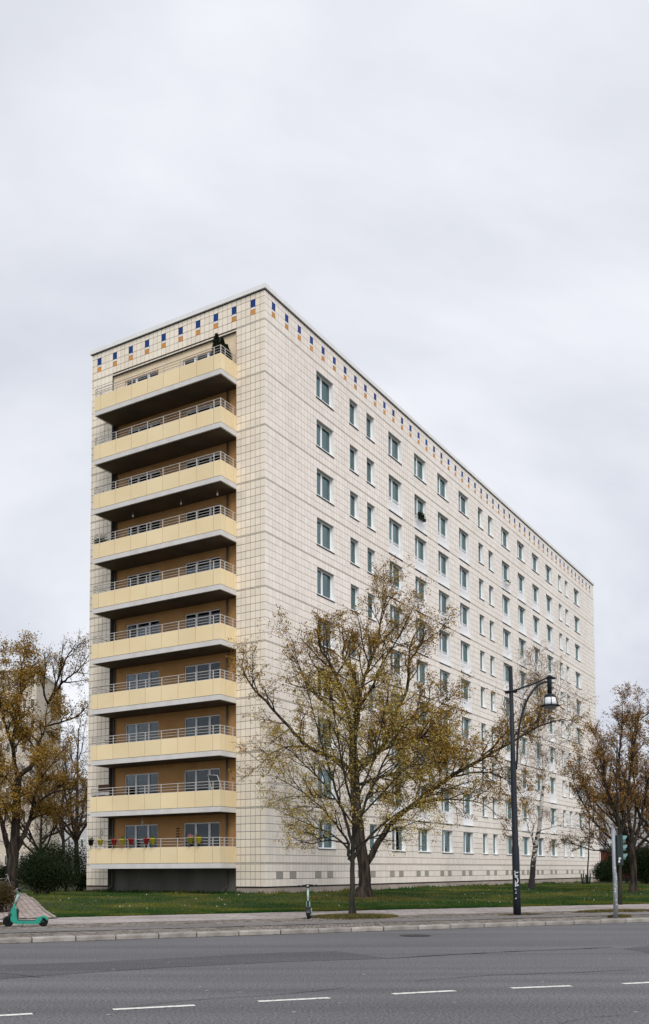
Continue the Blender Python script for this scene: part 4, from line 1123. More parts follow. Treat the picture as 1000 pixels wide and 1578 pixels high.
# bare trees and pinkish twigs behind it
def simple_tree(name, px, Y, top, seed, levels, m1, m2, ml, label, size, stems=6, spread=0.5, r=0.2, group=None, zstart=0.18, lean=0.0):
    t = Tree(seed); t.z0 = 1.0
    x, y, _ = at(px, 1340, Y); zb_ = gzf(x, y); H = at(px, top, Y)[2] - zb_
    rr = t.r
    t.limb([(x, y, zb_ - .2), (x + lean * H * .1, y, zb_ + H * .2), (x + lean * H * .3, y, zb_ + H * .5), (x + lean * H * .4, y, zb_ + H * .8)], r, r * .15, levels, jit=H * .004, t0=.4)
    for i in range(stems):
        a = 2 * PI * (i + rr.uniform(0, .6)) / stems; z0 = zb_ + H * rr.uniform(zstart, zstart + .2); sp = spread * H * rr.uniform(.7, 1.1)
        f = (z0 - zb_) / H
        p0 = np.array((x + lean * H * f * .5, y, z0)); e = np.array((x + sp * math.cos(a), y + sp * math.sin(a), zb_ + H * rr.uniform(.6, .95)))
        m_ = p0 * .55 + e * .45 + np.array((0, 0, -H * .03)) + np.array((math.cos(a), math.sin(a), 0)) * sp * .08
        t.limb([p0, m_, e], r * .5, r * .07, levels, jit=H * .005, t0=.15, sides=6)
    return t.make(name, (x, y, zb_), m1, m2, ml, label, size, group=group)
LB = [dict(n=9, len=3.0, ang=42, seg=5, trop=0.02, wob=0.15, r=0.05, sides=4, lift=0.15), dict(n=6, len=1.5, ang=40, seg=4, trop=0.0, wob=0.18, r=0.02, sides=3), dict(n=4, len=0.8, ang=40, seg=3, trop=-0.02, wob=0.2, r=0.012, sides=3, leaves=2)]
simple_tree('bare_tree', 118, 92, 1062, 31, LB, M_bark_old, M_twig_dark, M_leaf_bud, 'dark nearly bare tree close behind the left edge of the apartment block', 0.14, 7, 0.34, 0.3)
LP = [dict(n=9, len=2.6, ang=42, seg=5, trop=0.02, wob=0.15, r=0.045, sides=4, lift=0.15), dict(n=7, len=1.4, ang=40, seg=4, trop=0.0, wob=0.18, r=0.02, sides=3), dict(n=5, len=0.8, ang=40, seg=3, trop=-0.02, wob=0.2, r=0.013, sides=3, leaves=1.5)]
simple_tree('bare_tree', 96, 112, 1085, 32, LP, M_bark_old, M_twig_pink, M_leaf_bud, 'pale pinkish leafless tree farther back between amber tree and block', 0.12, 7, 0.36, 0.25)
simple_tree('bare_tree', 62, 84, 1160, 33, LB, M_bark_old, M_twig_dark, M_leaf_brown, 'lower brown twiggy tree rising behind the dark green bush', 0.14, 6, 0.45, 0.22)

# birch by the long side
TY = 58.0
t4 = Tree(44); t4.z0 = 1.5
L4 = [dict(n=8, per=1.9, len=2.0, ang=40, seg=5, trop=0.06, wob=0.12, r=0.03, sides=4, lift=0.3),
      dict(n=8, len=1.3, ang=42, seg=5, trop=-0.13, wob=0.14, r=0.012, sides=3),
      dict(n=5, len=0.8, ang=35, seg=4, trop=-0.2, wob=0.12, r=0.008, sides=3, leaves=3.2)]
base = A(819.5, 1374); zb = gzf(base[0], base[1])
t4.thick.append(([np.array((base[0], base[1], zb - .1)), np.array((base[0], base[1], zb + .1)), np.array((base[0] + .01, base[1], zb + .6))], [0.27, 0.23, 0.19], 10))
stem = [(base[0], base[1], zb - .1), A(820, 1355), A(822, 1330), A(825, 1305), A(830, 1280), A(834, 1250), A(836, 1220), A(838, 1190), A(836, 1160), A(832, 1120), A(834, 1080), A(826, 1040), A(828, 1018)]
t4.limb(stem, 0.19, 0.015, L4, jit=0.01, t0=0.42, sides=10)
for pts, r in [([A(825, 1310), A(820, 1290, -.3), A(822, 1272, -.4), A(812, 1260, -.5), A(804, 1262, -.8)], 0.07), ([A(837, 1200), A(850, 1190, .3), A(864, 1180, .6)], 0.045), ([A(836, 1165), A(850, 1150, .2), A(866, 1130, .5), A(884, 1110, .8), A(896, 1090, 1)], 0.05),
               ([A(836, 1225), A(818, 1210, .4), A(806, 1190, .8), A(798, 1160, 1)], 0.045), ([A(833, 1130), A(812, 1100, -.4), A(804, 1070, -.7), A(800, 1045, -.8)], 0.04), ([A(830, 1280), A(850, 1275, -.5), A(866, 1270, -.8)], 0.04), ([A(832, 1120), A(850, 1090, -.4), A(862, 1060, -.6)], 0.035)]:
    t4.limb(pts, r, 0.012, L4, jit=0.015, t0=0.25, sides=6)
def birch_mat():
    m = bpy.data.materials.new('birch_bark'); m.use_nodes = True
    N = m.node_tree.nodes; L = m.node_tree.links; p = N['Principled BSDF']; p.inputs['Roughness'].default_value = 0.8
    tc = N.new('ShaderNodeTexCoord'); mp = N.new('ShaderNodeMapping'); mp.inputs['Scale'].default_value = (3.0, 3.0, 5.5); L.new(tc.outputs['Object'], mp.inputs['Vector'])
    nz = N.new('ShaderNodeTexNoise'); nz.inputs['Scale'].default_value = 1.6; nz.inputs['Detail'].default_value = 6; L.new(mp.outputs[0], nz.inputs['Vector'])
    sp = N.new('ShaderNodeSeparateXYZ'); L.new(tc.outputs['Object'], sp.inputs[0])
    mr = N.new('ShaderNodeMapRange'); mr.inputs['From Min'].default_value = 0.2; mr.inputs['From Max'].default_value = 4.2; mr.inputs['To Min'].default_value = -0.24; mr.inputs['To Max'].default_value = 0.07   # the rough black bark at the foot of a birch
    L.new(sp.outputs[2], mr.inputs['Value'])
    ad = N.new('ShaderNodeMath'); ad.operation = 'ADD'; L.new(nz.outputs['Fac'], ad.inputs[0]); L.new(mr.outputs[0], ad.inputs[1])
    rp = N.new('ShaderNodeValToRGB'); rp.color_ramp.elements[0].position = 0.44; rp.color_ramp.elements[1].position = 0.50
    rp.color_ramp.elements[0].color = (0.03, 0.027, 0.025, 1); rp.color_ramp.elements[1].color = (0.62, 0.58, 0.54, 1)
    L.new(ad.outputs[0], rp.inputs['Fac']); L.new(rp.outputs[0], p.inputs['Base Color'])
    return m
t4.make('birch_tree', (float(base[0]), float(base[1]), zb), birch_mat(), M_twig_pink, M_leaf_old, 'white barked birch with black marks and drooping twigs on the lawn', 0.07)

# many stemmed tree on the right, and its neighbours
TY = 52.0
t5 = Tree(9); t5.z0 = 1.8
L5 = [dict(n=8, per=2.0, len=1.3, ang=30, seg=5, trop=0.05, wob=0.1, r=0.03, sides=4, lift=0.2),
      dict(n=7, len=1.0, ang=35, seg=4, trop=0.02, wob=0.15, r=0.013, sides=3),
      dict(n=5, len=0.5, ang=38, seg=3, trop=0.0, wob=0.18, r=0.008, sides=3, leaves=8.5)]
base = A(976, 1379); zb = gzf(base[0], base[1])
t5.thick.append(([np.array((base[0], base[1], zb - .1)), np.array((base[0], base[1], zb + .1)), np.array((base[0], base[1], zb + .5))], [0.34, 0.27, 0.2], 10))
t5.limb([(base[0], base[1], zb - .1), A(976, 1350), A(975, 1325), A(972, 1300)], 0.2, 0.17, L5, grow=False, sides=10)
for pts, r in [([A(973, 1312), A(964, 1280), A(957, 1230), A(954, 1180), A(958, 1130), A(960, 1082)], 0.12), ([A(972, 1305), A(952, 1270, .5), A(938, 1220, .9), A(926, 1170, 1.2), A(918, 1130, 1.4)], 0.09),
               ([A(972, 1310), A(940, 1290, -.5), A(915, 1265, -1), A(892, 1225, -1.4), A(880, 1190, -1.6)], 0.08), ([A(974, 1305), A(968, 1240, -.6), A(972, 1180, -.9), A(982, 1120, -1), A(986, 1090, -1)], 0.11),
               ([A(975, 1308), A(988, 1260, .4), A(1000, 1200, .8), A(1012, 1140, 1), A(1016, 1095, 1)], 0.11), ([A(976, 1312), A(1005, 1280, -.5), A(1030, 1240, -.8), A(1050, 1180, -1)], 0.09),
               ([A(973, 1318), A(940, 1312, .4), A(905, 1308, .8), A(872, 1298, 1)], 0.06), ([A(973, 1300), A(945, 1240, -1), A(930, 1195, -1.6), A(935, 1140, -2)], 0.08), ([A(974, 1300), A(980, 1240, 1), A(975, 1180, 1.6), A(970, 1110, 2)], 0.08),
               ([A(976, 1310), A(1010, 1300, .5), A(1040, 1290, .8)], 0.06), ([A(965, 1285), A(930, 1250, .8), A(900, 1215, 1.2), A(890, 1180, 1.4)], 0.06)]:
    t5.limb(pts, r, 0.012, L5, jit=0.015, t0=0.2, sides=7)
t5.make('vase_shaped_tree', (float(base[0]), float(base[1]), zb), M_bark_old, M_twig_dark, M_leaf_brown, 'many stemmed vase shaped tree with brown leaves right of the block', 0.085)

TY = 40.5
t6 = Tree(77); t6.z0 = 2.0
base = A(956, 1393); zb = gzf(base[0], base[1])
L6 = [dict(n=8, per=1.8, len=1.3, ang=35, seg=5, trop=0.03, wob=0.12, r=0.02, sides=4, lift=0.15), dict(n=5, len=0.7, ang=38, seg=4, trop=0, wob=0.15, r=0.009, sides=3), dict(n=3, len=0.4, ang=38, seg=3, trop=0, wob=0.18, r=0.006, sides=3, leaves=3)]
t6.limb([(base[0], base[1], zb - .1), A(956, 1360), A(955, 1310), A(953, 1260), A(950, 1200), A(951, 1150)], 0.09, 0.02, L6, jit=0.01, t0=.4)
for pts, r in [([A(955, 1300), A(930, 1262, .3), A(905, 1240, .5), A(880, 1228, .7)], 0.035), ([A(954, 1290), A(975, 1240, -.3), A(990, 1200, -.4)], 0.035), ([A(953, 1270), A(935, 1220, -.6), A(925, 1180, -.8)], 0.03)]:
    t6.limb(pts, r, 0.008, L6, jit=0.01, t0=.25, sides=6)
t6.make('young_tree', (float(base[0]), float(base[1]), zb), M_bark_young, M_twig_dark, M_leaf_brown, 'slim dark tree standing right behind the traffic light post', 0.06)

TY = 78.0
t7 = Tree(3); t7.z0 = 1.5
base = A(903, 1366); zb = gzf(base[0], base[1])
L7 = [dict(n=7, per=1.4, len=1.5, ang=40, seg=4, trop=0.04, wob=0.12, r=0.025, sides=4, lift=0.15), dict(n=5, len=0.8, ang=38, seg=3, trop=0, wob=0.15, r=0.012, sides=3), dict(n=3, len=0.4, ang=38, seg=3, trop=0, wob=0.18, r=0.009, sides=3, leaves=2.5)]
t7.limb([(base[0], base[1], zb - .1), A(905.5, 1340), A(907, 1310), A(909, 1280), A(908, 1240), A(910, 1205)], 0.07, 0.015, L7, jit=0.01, t0=.45)
t7r = t7.make('sapling', (float(base[0]), float(base[1]), zb), M_bark_young, M_twig_dark, M_leaf_brown, 'thin sapling with a green guard round its foot near the block', 0.09)
b = MB()
for i in range(7):
    a = 2 * PI * i / 7; b.box(-.05, .05, -.012, .012, 0, 0.85 - .06 * (i % 2), 0, Matrix.Translation((.3 * math.cos(a), .22 * math.sin(a), 0)) @ Matrix.Rotation(a + PI / 2, 4, 'Z') @ Matrix.Rotation(0.16, 4, 'X'))
b.build('guard', mat('guard_green', (0.012, 0.035, 0.02), 0.7), t7r)

simple_tree('brown_tree', 1012, 74, 1150, 61, LB, M_bark_old, M_twig_dark, M_leaf_brown, 'broad brown tree at the right edge behind the vase shaped tree', 0.13, 7, 0.45, 0.22)
simple_tree('brown_tree', 958, 118, 1215, 62, LB, M_bark_old, M_twig_dark, M_leaf_brown, 'low brown tree far behind, above the dark shrubs', 0.16, 6, 0.5, 0.2)

# bushes
def bush(name, cx, cy, rx, ry, h, n, seed, m_leaf, label, size, lobes=7, group=None, stems=10):
    t = Tree(seed); r = t.r; zb_ = gzf(cx, cy)
    lob = [(r.uniform(-.55, .55) * rx, r.uniform(-.5, .5) * ry, h * r.uniform(.35, .68), r.uniform(.42, .66)) for _ in range(lobes)]
    for i in range(stems):
        l = lob[i % lobes]
        p0 = np.array((cx + r.uniform(-.25, .25) * rx, cy + r.uniform(-.2, .2) * ry, zb_ - .05)); e = np.array((cx + l[0] * 1.3, cy + l[1] * 1.3, zb_ + min(h * 1.02, l[2] + h * r.uniform(.15, .4))))
        t.limb([p0, p0 * .5 + e * .5 + np.array((0, 0, .1)), e], 0.03, 0.008, [dict(n=8, len=.55, ang=40, seg=3, trop=.02, wob=.2, r=.008, sides=3, leaves=2)], sides=5)
    P = []
    for l in lob:
        k = n // lobes; d = r.normal(size=(k, 3)); d /= np.linalg.norm(d, axis=1, keepdims=True)
        rad = (r.random((k, 1)) ** .35) * (1 + .14 * np.sin(d[:, :1] * 7 + seed) * np.sin(d[:, 1:2] * 6) + .1 * r.normal(size=(k, 1)))
        q = d * rad * np.array((rx * l[3], ry * l[3], h * l[3] * .78)) + np.array((cx + l[0], cy + l[1], zb_ + l[2]))
        P.append(q)
    P = np.concatenate(P); P = P[P[:, 2] > zb_ + .02]
    t.leafp += list(P); t.leafd += [None] * len(P)
    return t.make(name, (cx, cy, zb_), M_twig_dark, M_twig_dark, m_leaf, label, size, jitter=.03, cat='bush', group=group, aspect=.62)
bx, by, _ = at(66, 1380, 48.5)
bush('dark_bush', bx, by, 1.75, 1.4, 2.0, 26000, 2, M_bush, 'round dark green bush between the path and the lawn', 0.075)
bx, by, _ = at(94, 1370, 56.0)
bush('dark_bush', bx, by, 2.2, 1.5, 2.9, 26000, 3, M_bush, 'taller dark green shrub behind the round bush at the block corner', 0.085)
bx, by, _ = at(122, 1372, 57.5)
bush('dark_bush', bx, by, 1.0, 0.8, 1.1, 7000, 4, M_bush, 'small low shrub next to the left foot of the block', 0.07)
bx, by, _ = at(-4, 1400, 33.2)
bush('clipped_bush', bx, by, 0.75, 0.7, 1.05, 12000, 5, M_bush2, 'clipped bush with bronze leaves at the left edge beside the scooter', 0.055)
bx, by, _ = at(6, 1360, 78)
bush('dark_bush', bx, by, 2.4, 1.5, 2.2, 12000, 6, M_bush, 'dark shrub behind the parked bicycle and the forked tree', 0.11)
for i, (px, Y, rx, h, lab) in enumerate([(934, 92, 1.7, 2.3, 'dark shrub against the far right corner of the block'), (968, 84, 2.6, 3.4, 'large dark shrub behind the traffic light'), (1003, 80, 2.4, 3.2, 'dark shrub at the right edge of the lawn')]):
    bx, by, _ = at(px, 1360, Y)
    bush('dark_shrub', bx, by, rx, 1.3, h, 12000, 20 + i, M_bush, lab, 0.12, group=None)
far = MB()

# ------------------------------------------------------------------ buildings far behind
def block(name, px0, px1, Y, top, label, m_wall, storeys, cols_, skew=0.0, zb_=0.0):
    x0, _, _ = at(px0, 1340, Y); x1, _, _ = at(px1, 1340, Y); H = at((px0 + px1) / 2, top, Y)[2]
    w = x1 - x0
    root = empty(name, (x0, Y, zb_), skew); tag(root, label, 'building')
    b = MB(); b.box(0, w, 0.05, 14, -0.4, H - zb_); b.build('wall', m_wall, root)
    b = MB(); b.box(-.2, w + .2, -.15, 14.2, H - zb_ + .002, H - zb_ + .35); b.build('cornice', M_coping, root)
    sw, sh = w / cols_, (H - zb_ - 1.5) / storeys
    fb = MB(); fb.box(0, sw * .42, 0.0, 0.04, 0, sh * .5); fme = fb.mesh('window', M_white)
    gb = MB(); gb.box(sw * .03, sw * .2, -.012, -.001, sh * .04, sh * .46); gb.box(sw * .22, sw * .39, -.012, -.001, sh * .04, sh * .46); gme = gb.mesh('pane', MATS['far_glass'])
    for i in range(cols_):
        for k in range(storeys):
            o = bpy.data.objects.new('window', fme); o.location = (sw * (i + .29), 0, 1.5 + sh * (k + .28)); link(o, root)
            link(bpy.data.objects.new('pane', gme), o)
    return root
mat('far_glass', (0.05, 0.06, 0.065), 0.15)
M_far1 = mat('far_render_beige', (0.62, 0.55, 0.46), 0.9, var=0.1)
M_far2 = mat('far_render_grey', (0.50, 0.50, 0.51), 0.9, var=0.1)
M_far3 = mat('red_brown_boards', (0.13, 0.035, 0.026), 0.8, var=0.3, scale=2)
block('tower_block', -70, 52, 135, 1034, 'pale beige tower block behind the amber leaved tree', M_far1, 9, 10)
block('distant_building', 905, 1080, 190, 1222, 'pale grey building far behind the right trees', M_far2, 5, 16)
block('distant_building', 72, 160, 200, 1200, 'grey building far behind the bare trees on the left', M_far2, 5, 9)
x0, _, _ = at(925, 1340, 108)
root = empty('red_shed', (x0, 108, 0.1)); tag(root, 'low red brown shed beyond the right end of the block', 'shed')
b = MB(); b.box(0, 5.5, .02, 5, -.3, 3.6); b.build('wall', M_gap_shade, root)
for i in range(12):
    b = MB(); b.box(i * .458 + .01, i * .458 + .448, -.012, .018, .6, 3.5); b.build('board', M_far3, root)
b = MB(); b.box(-.2, 5.7, -.3, 5.2, 3.61, 3.8); b.build('roof', M_roof, root)
b = MB(); b.box(-.02, .06, -.03, .02, .5, 3.5); b.build('corner_post', M_white, root)

# low fence behind the bushes on the left
root = empty('wire_fence', (*at(86, 1345, 62)[:2], 0)); ox, oy = root.location.x, root.location.y
root.location.z = gzf(ox, oy); tag(root, 'low thin fence with pale top rail behind the dark bushes', 'fence')
M_fence = mat('fence_galvanised', (0.42, 0.45, 0.44), 0.5, metal=0.4)
b = MB(); b.tube([(-1, 0, 1.35), (2.6, 0, 1.35)], 0.028, 6); b.build('top_rail', M_fence, root)
for i in range(4):
    b = MB(); b.tube([(-1 + 1.2 * i, 0, -.1), (-1 + 1.2 * i, 0, 1.37)], 0.03, 6); b.build('post', M_fence, root)
b = MB()
for i in range(31): b.tube([(-1 + .12 * i, 0, .1), (-1 + .12 * i, 0, 1.33)], 0.005, 4)
b.build('wire_mesh', M_fence, root)

# ------------------------------------------------------------------ street lamp
M_lamp = mat('lamp_anthracite', (0.019, 0.024, 0.032), 0.55, color2=(0.014, 0.018, 0.024), scale=3, spec=0.2)
M_lampglass = mat('lamp_opal', (0.78, 0.80, 0.82), 0.25)
lx, ly = 7.0, 31.2
lx, ly, _ = at(797, 1408, 31.6)
lamp = empty('street_lamp', (lx, ly, 0.12), R(10)); tag(lamp, 'tall dark grey street lamp with curved bracket and bell shaped lantern', 'street lamp')
b = MB()
lean = -0.010
def LP_(z): return (lean * z, 0, z)
b.tube([LP_(-.05), LP_(.9), LP_(2.2), LP_(2.25), LP_(5.0), LP_(5.05), LP_(8.14)], [.125, .122, .118, .10, .092, .078, .066], 16)
b.lathe([(.0, 8.14), (.07, 8.15), (.05, 8.18), (.0, 8.19)], 12, 0, Matrix.Translation((lean * 8.4, 0, 0)))
b.build('pole', M_lamp, lamp, True)
b = MB(); b.box(-.06, .06, -.135, -.115, .55, .95); b.build('access_door', M_lamp, lamp)
b = MB()
zt, xt = 7.83, 1.28                                  # top of the drop tube
for dy in (-.055, .055):
    b.tube([(lean * 7.3 - .17, dy, 7.32), (lean * 7.3 + .05, dy, 7.36), (xt * .55, dy, 7.62), (xt - .1, dy, zt), (xt + .2, dy, zt + .005)], 0.029, 8)
b.tube([(lean * 7.3 - .2, 0, 7.31), (lean * 7.3 + .2, 0, 7.36)], .05, 8)
b.tube([(xt * .5, -.055, 7.6), (xt * .5, .055, 7.6)], .018, 6)
b.build('bracket', M_lamp, lamp, True)
b = MB(); arc = []
for k in range(15):
    t = k / 14 * PI / 2; arc.append((0.10 + (xt - .14) * (1 - math.cos(t)), 0, 5.2 + (zt - 5.32) * math.sin(t)))
b.tube([(0.055, 0, 4.75), (0.075, 0, 4.95)] + arc + [(xt, 0, zt - .1)], 0.036, 8); b.build('curved_strut', M_lamp, lamp, True)
b = MB(); b.tube([(xt, 0, zt + .1), (xt, 0, zt + .06), (xt, 0, zt - .55)], [.05, .075, .072], 14); b.lathe([(.09, zt - .0), (.13, zt + .03), (.07, zt + .08), (.0, zt + .11)], 14, 0, Matrix.Translation((xt, 0, 0)))
b.build('drop_tube', M_lamp, lamp, True)
lt = Matrix.Translation((xt, 0, zt - .55))
b = MB(); b.lathe([(.0, .02), (.10, .02), (.16, -.02), (.205, -.10), (.0, -.10)], 20, 0, lt)
for k in range(6):
    a = 2 * PI * k / 6 + .3; b.tube([tuple(lt @ Vector((r_ * math.cos(a), r_ * math.sin(a), z_))) for r_, z_ in ((.2, -.1), (.235, -.22), (.25, -.36))], .014, 5)
b.lathe([(.24, -.36), (.33, -.37), (.335, -.385), (.24, -.40)], 20, 0, lt)
lh = b.build('lantern', M_lamp, lamp, True)
b = MB(); b.lathe([(.195, -.10), (.215, -.18), (.228, -.27), (.235, -.36)], 20, 0, lt); b.build('lamp_glass', M_lampglass, lh, True)
b = MB(); b.lathe([(.235, -.40), (.2, -.44), (.12, -.475), (.03, -.49), (.02, -.53), (.0, -.53)], 20, 0, lt); b.build('bowl', mat('lamp_bowl', (0.20, 0.20, 0.20), 0.3), lh, True)
# white tag sprayed on the pole
M_spray = mat('spray_white', (0.72, 0.75, 0.78), 0.8, color2=(0.5, 0.53, 0.56), scale=30)
def stroke(b, pts, w=0.016):
    """pts: (x across, z) on the unrolled front of the pole"""
    Q = []
    for (x, z) in catmull([np.array((p[0], p[1], 0)) for p in pts], 5) if False else [(c[0], c[1]) for c in catmull([(p[0], p[1], 0) for p in pts], 6)]:
        Q.append((x, z))
    for i in range(len(Q) - 1):
        dx, dz_ = Q[i + 1][0] - Q[i][0], Q[i + 1][1] - Q[i][1]; l = math.hypot(dx, dz_) + 1e-9; nx, nz = -dz_ / l * w, dx / l * w
        def S(x, z):
            rr = .1225 - .0025 * z / 1 + .0025; a = -PI / 2 + x / rr - R(10); return (lean * z + rr * math.cos(a), rr * math.sin(a), z)
        b.quad(S(Q[i][0] - nx, Q[i][1] - nz), S(Q[i][0] + nx, Q[i][1] + nz), S(Q[i + 1][0] + nx, Q[i + 1][1] + nz), S(Q[i + 1][0] - nx, Q[i + 1][1] - nz))
b = MB()
stroke(b, [(-.07, 1.44), (-.06, 1.40), (-.03, 1.38), (.02, 1.385), (.05, 1.40)]); stroke(b, [(-.06, 1.37), (-.065, 1.30), (-.03, 1.27), (.03, 1.28)])
stroke(b, [(-.07, 1.22), (-.03, 1.24), (.02, 1.18), (.03, 1.12), (0, 1.05), (-.04, 1.02)]); stroke(b, [(-.06, 1.12), (-.05, 1.06), (-.06, .98), (-.03, .95), (.02, .95)])
stroke(b, [(-.07, .92), (-.03, .97), (.03, .98), (.04, .93)]); stroke(b, [(-.08, .845), (0, .84), (.03, .845)], .014); stroke(b, [(-.05, .775), (.02, .775)], .013)
stroke(b, [(-.07, .71), (-.02, .725), (.03, .69), (.035, .63), (-.02, .57), (-.08, .53)])
b.build('graffiti', M_spray, lamp)

# ------------------------------------------------------------------ traffic light seen from the side
M_post = mat('galvanised_post', (0.36, 0.385, 0.42), 0.55, color2=(0.26, 0.285, 0.32), scale=6, stretch=(1, 1, .3), metal=0.25)
M_sig = mat('signal_green', (0.010, 0.026, 0.026), 0.5)
M_visor = mat('visor_teal', (0.11, 0.235, 0.225), 0.5, color2=(0.08, 0.18, 0.175), scale=6)
sx, sy = at(949, 1412, 29.4)[:2]
sig = empty('traffic_light', (sx, sy, 0.12), R(4)); tag(sig, 'grey traffic light post with dark signal head seen from the side', 'traffic light')
b = MB(); b.tube([(0, 0, -.05), (0, 0, 1.35), (-.012, 0, 1.40), (-.02, 0, 2.70)], [.068, .062, .056, .054], 14); b.lathe([(.055, 2.70), (.05, 2.73), (.0, 2.74)], 12, 0, Matrix.Translation((-.02, 0, 0))); b.build('post', M_post, sig, True)
b = MB(); b.box(.055, .15, -.12, .12, 1.62, 2.52); b.box(.151, .225, -.13, .13, 1.60, 2.54); b.box(.03, .08, -.03, .03, 1.7, 1.78); b.box(.03, .08, -.03, .03, 2.36, 2.44)
head = b.build('signal_head', M_sig, sig)
for i, z in enumerate((2.38, 2.10, 1.83)):
    b = MB(); n = 14
    for k in range(n):
        a0 = R(-35) + R(250) * k / n; a1 = R(-35) + R(250) * (k + 1) / n
        def Vp(a, x, r): return (x, r * math.cos(a), z + r * math.sin(a))
        e0 = .23 + .17 * (0.45 + .55 * max(0, math.sin(a0))); e1 = .23 + .17 * (0.45 + .55 * max(0, math.sin(a1)))
        b.quad(Vp(a0, .226, .115), Vp(a1, .226, .115), Vp(a1, e1, .12), Vp(a0, e0, .12)); b.quad(Vp(a0, .226, .108), Vp(a1, .226, .108), Vp(a1, e1, .113), Vp(a0, e0, .113)); b.quad(Vp(a0, e0, .12), Vp(a1, e1, .12), Vp(a1, e1, .113), Vp(a0, e0, .113))
    b.build('visor', M_visor, head)
    b = MB(); b.lathe([(.0, .0), (.10, .0), (.09, .015), (.05, .03), (.0, .035)], 16, 0, Matrix.Translation((.226, 0, z)) @ Matrix.Rotation(PI / 2, 4, 'Y'))
    b.build('lens', mat('lens_%d' % i, ((0.10, 0.01, 0.01), (0.12, 0.06, 0.01), (0.01, 0.08, 0.05))[i], 0.3), head, True)
M_stick = mat('sticker_paper', (0.72, 0.70, 0.70), 0.7, objrand=0.2)
rg = random.Random(8)
for (x, y_, z, w, h) in [(.12, -.1215, 1.80, .075, .06), (.095, -.1215, 1.71, .05, .05), (.10, -.1215, 1.76, .03, .04)]:
    b = MB(); b.box(-w / 2, w / 2, -.002, 0, -h / 2, h / 2); o = b.build('sticker', M_stick, sig); o.location = (x, y_, z); o.rotation_euler = (0, rg.uniform(-.4, .4), 0)
for z, a in [(1.25, -80), (1.18, -60), (1.02, -110), (.97, -60), (.88, -115), (.80, -112), (.55, -95), (.42, -80), (1.52, -110)]:
    rr = .0665; w, h = rg.uniform(.02, .045), rg.uniform(.03, .06)
    b = MB(); b.box(-w / 2, w / 2, -.002, 0, -h / 2, h / 2); o = b.build('sticker', M_stick, sig); o.location = (rr * math.cos(R(a)), rr * math.sin(R(a)), z); o.rotation_euler = (0, 0, R(a) + PI / 2)

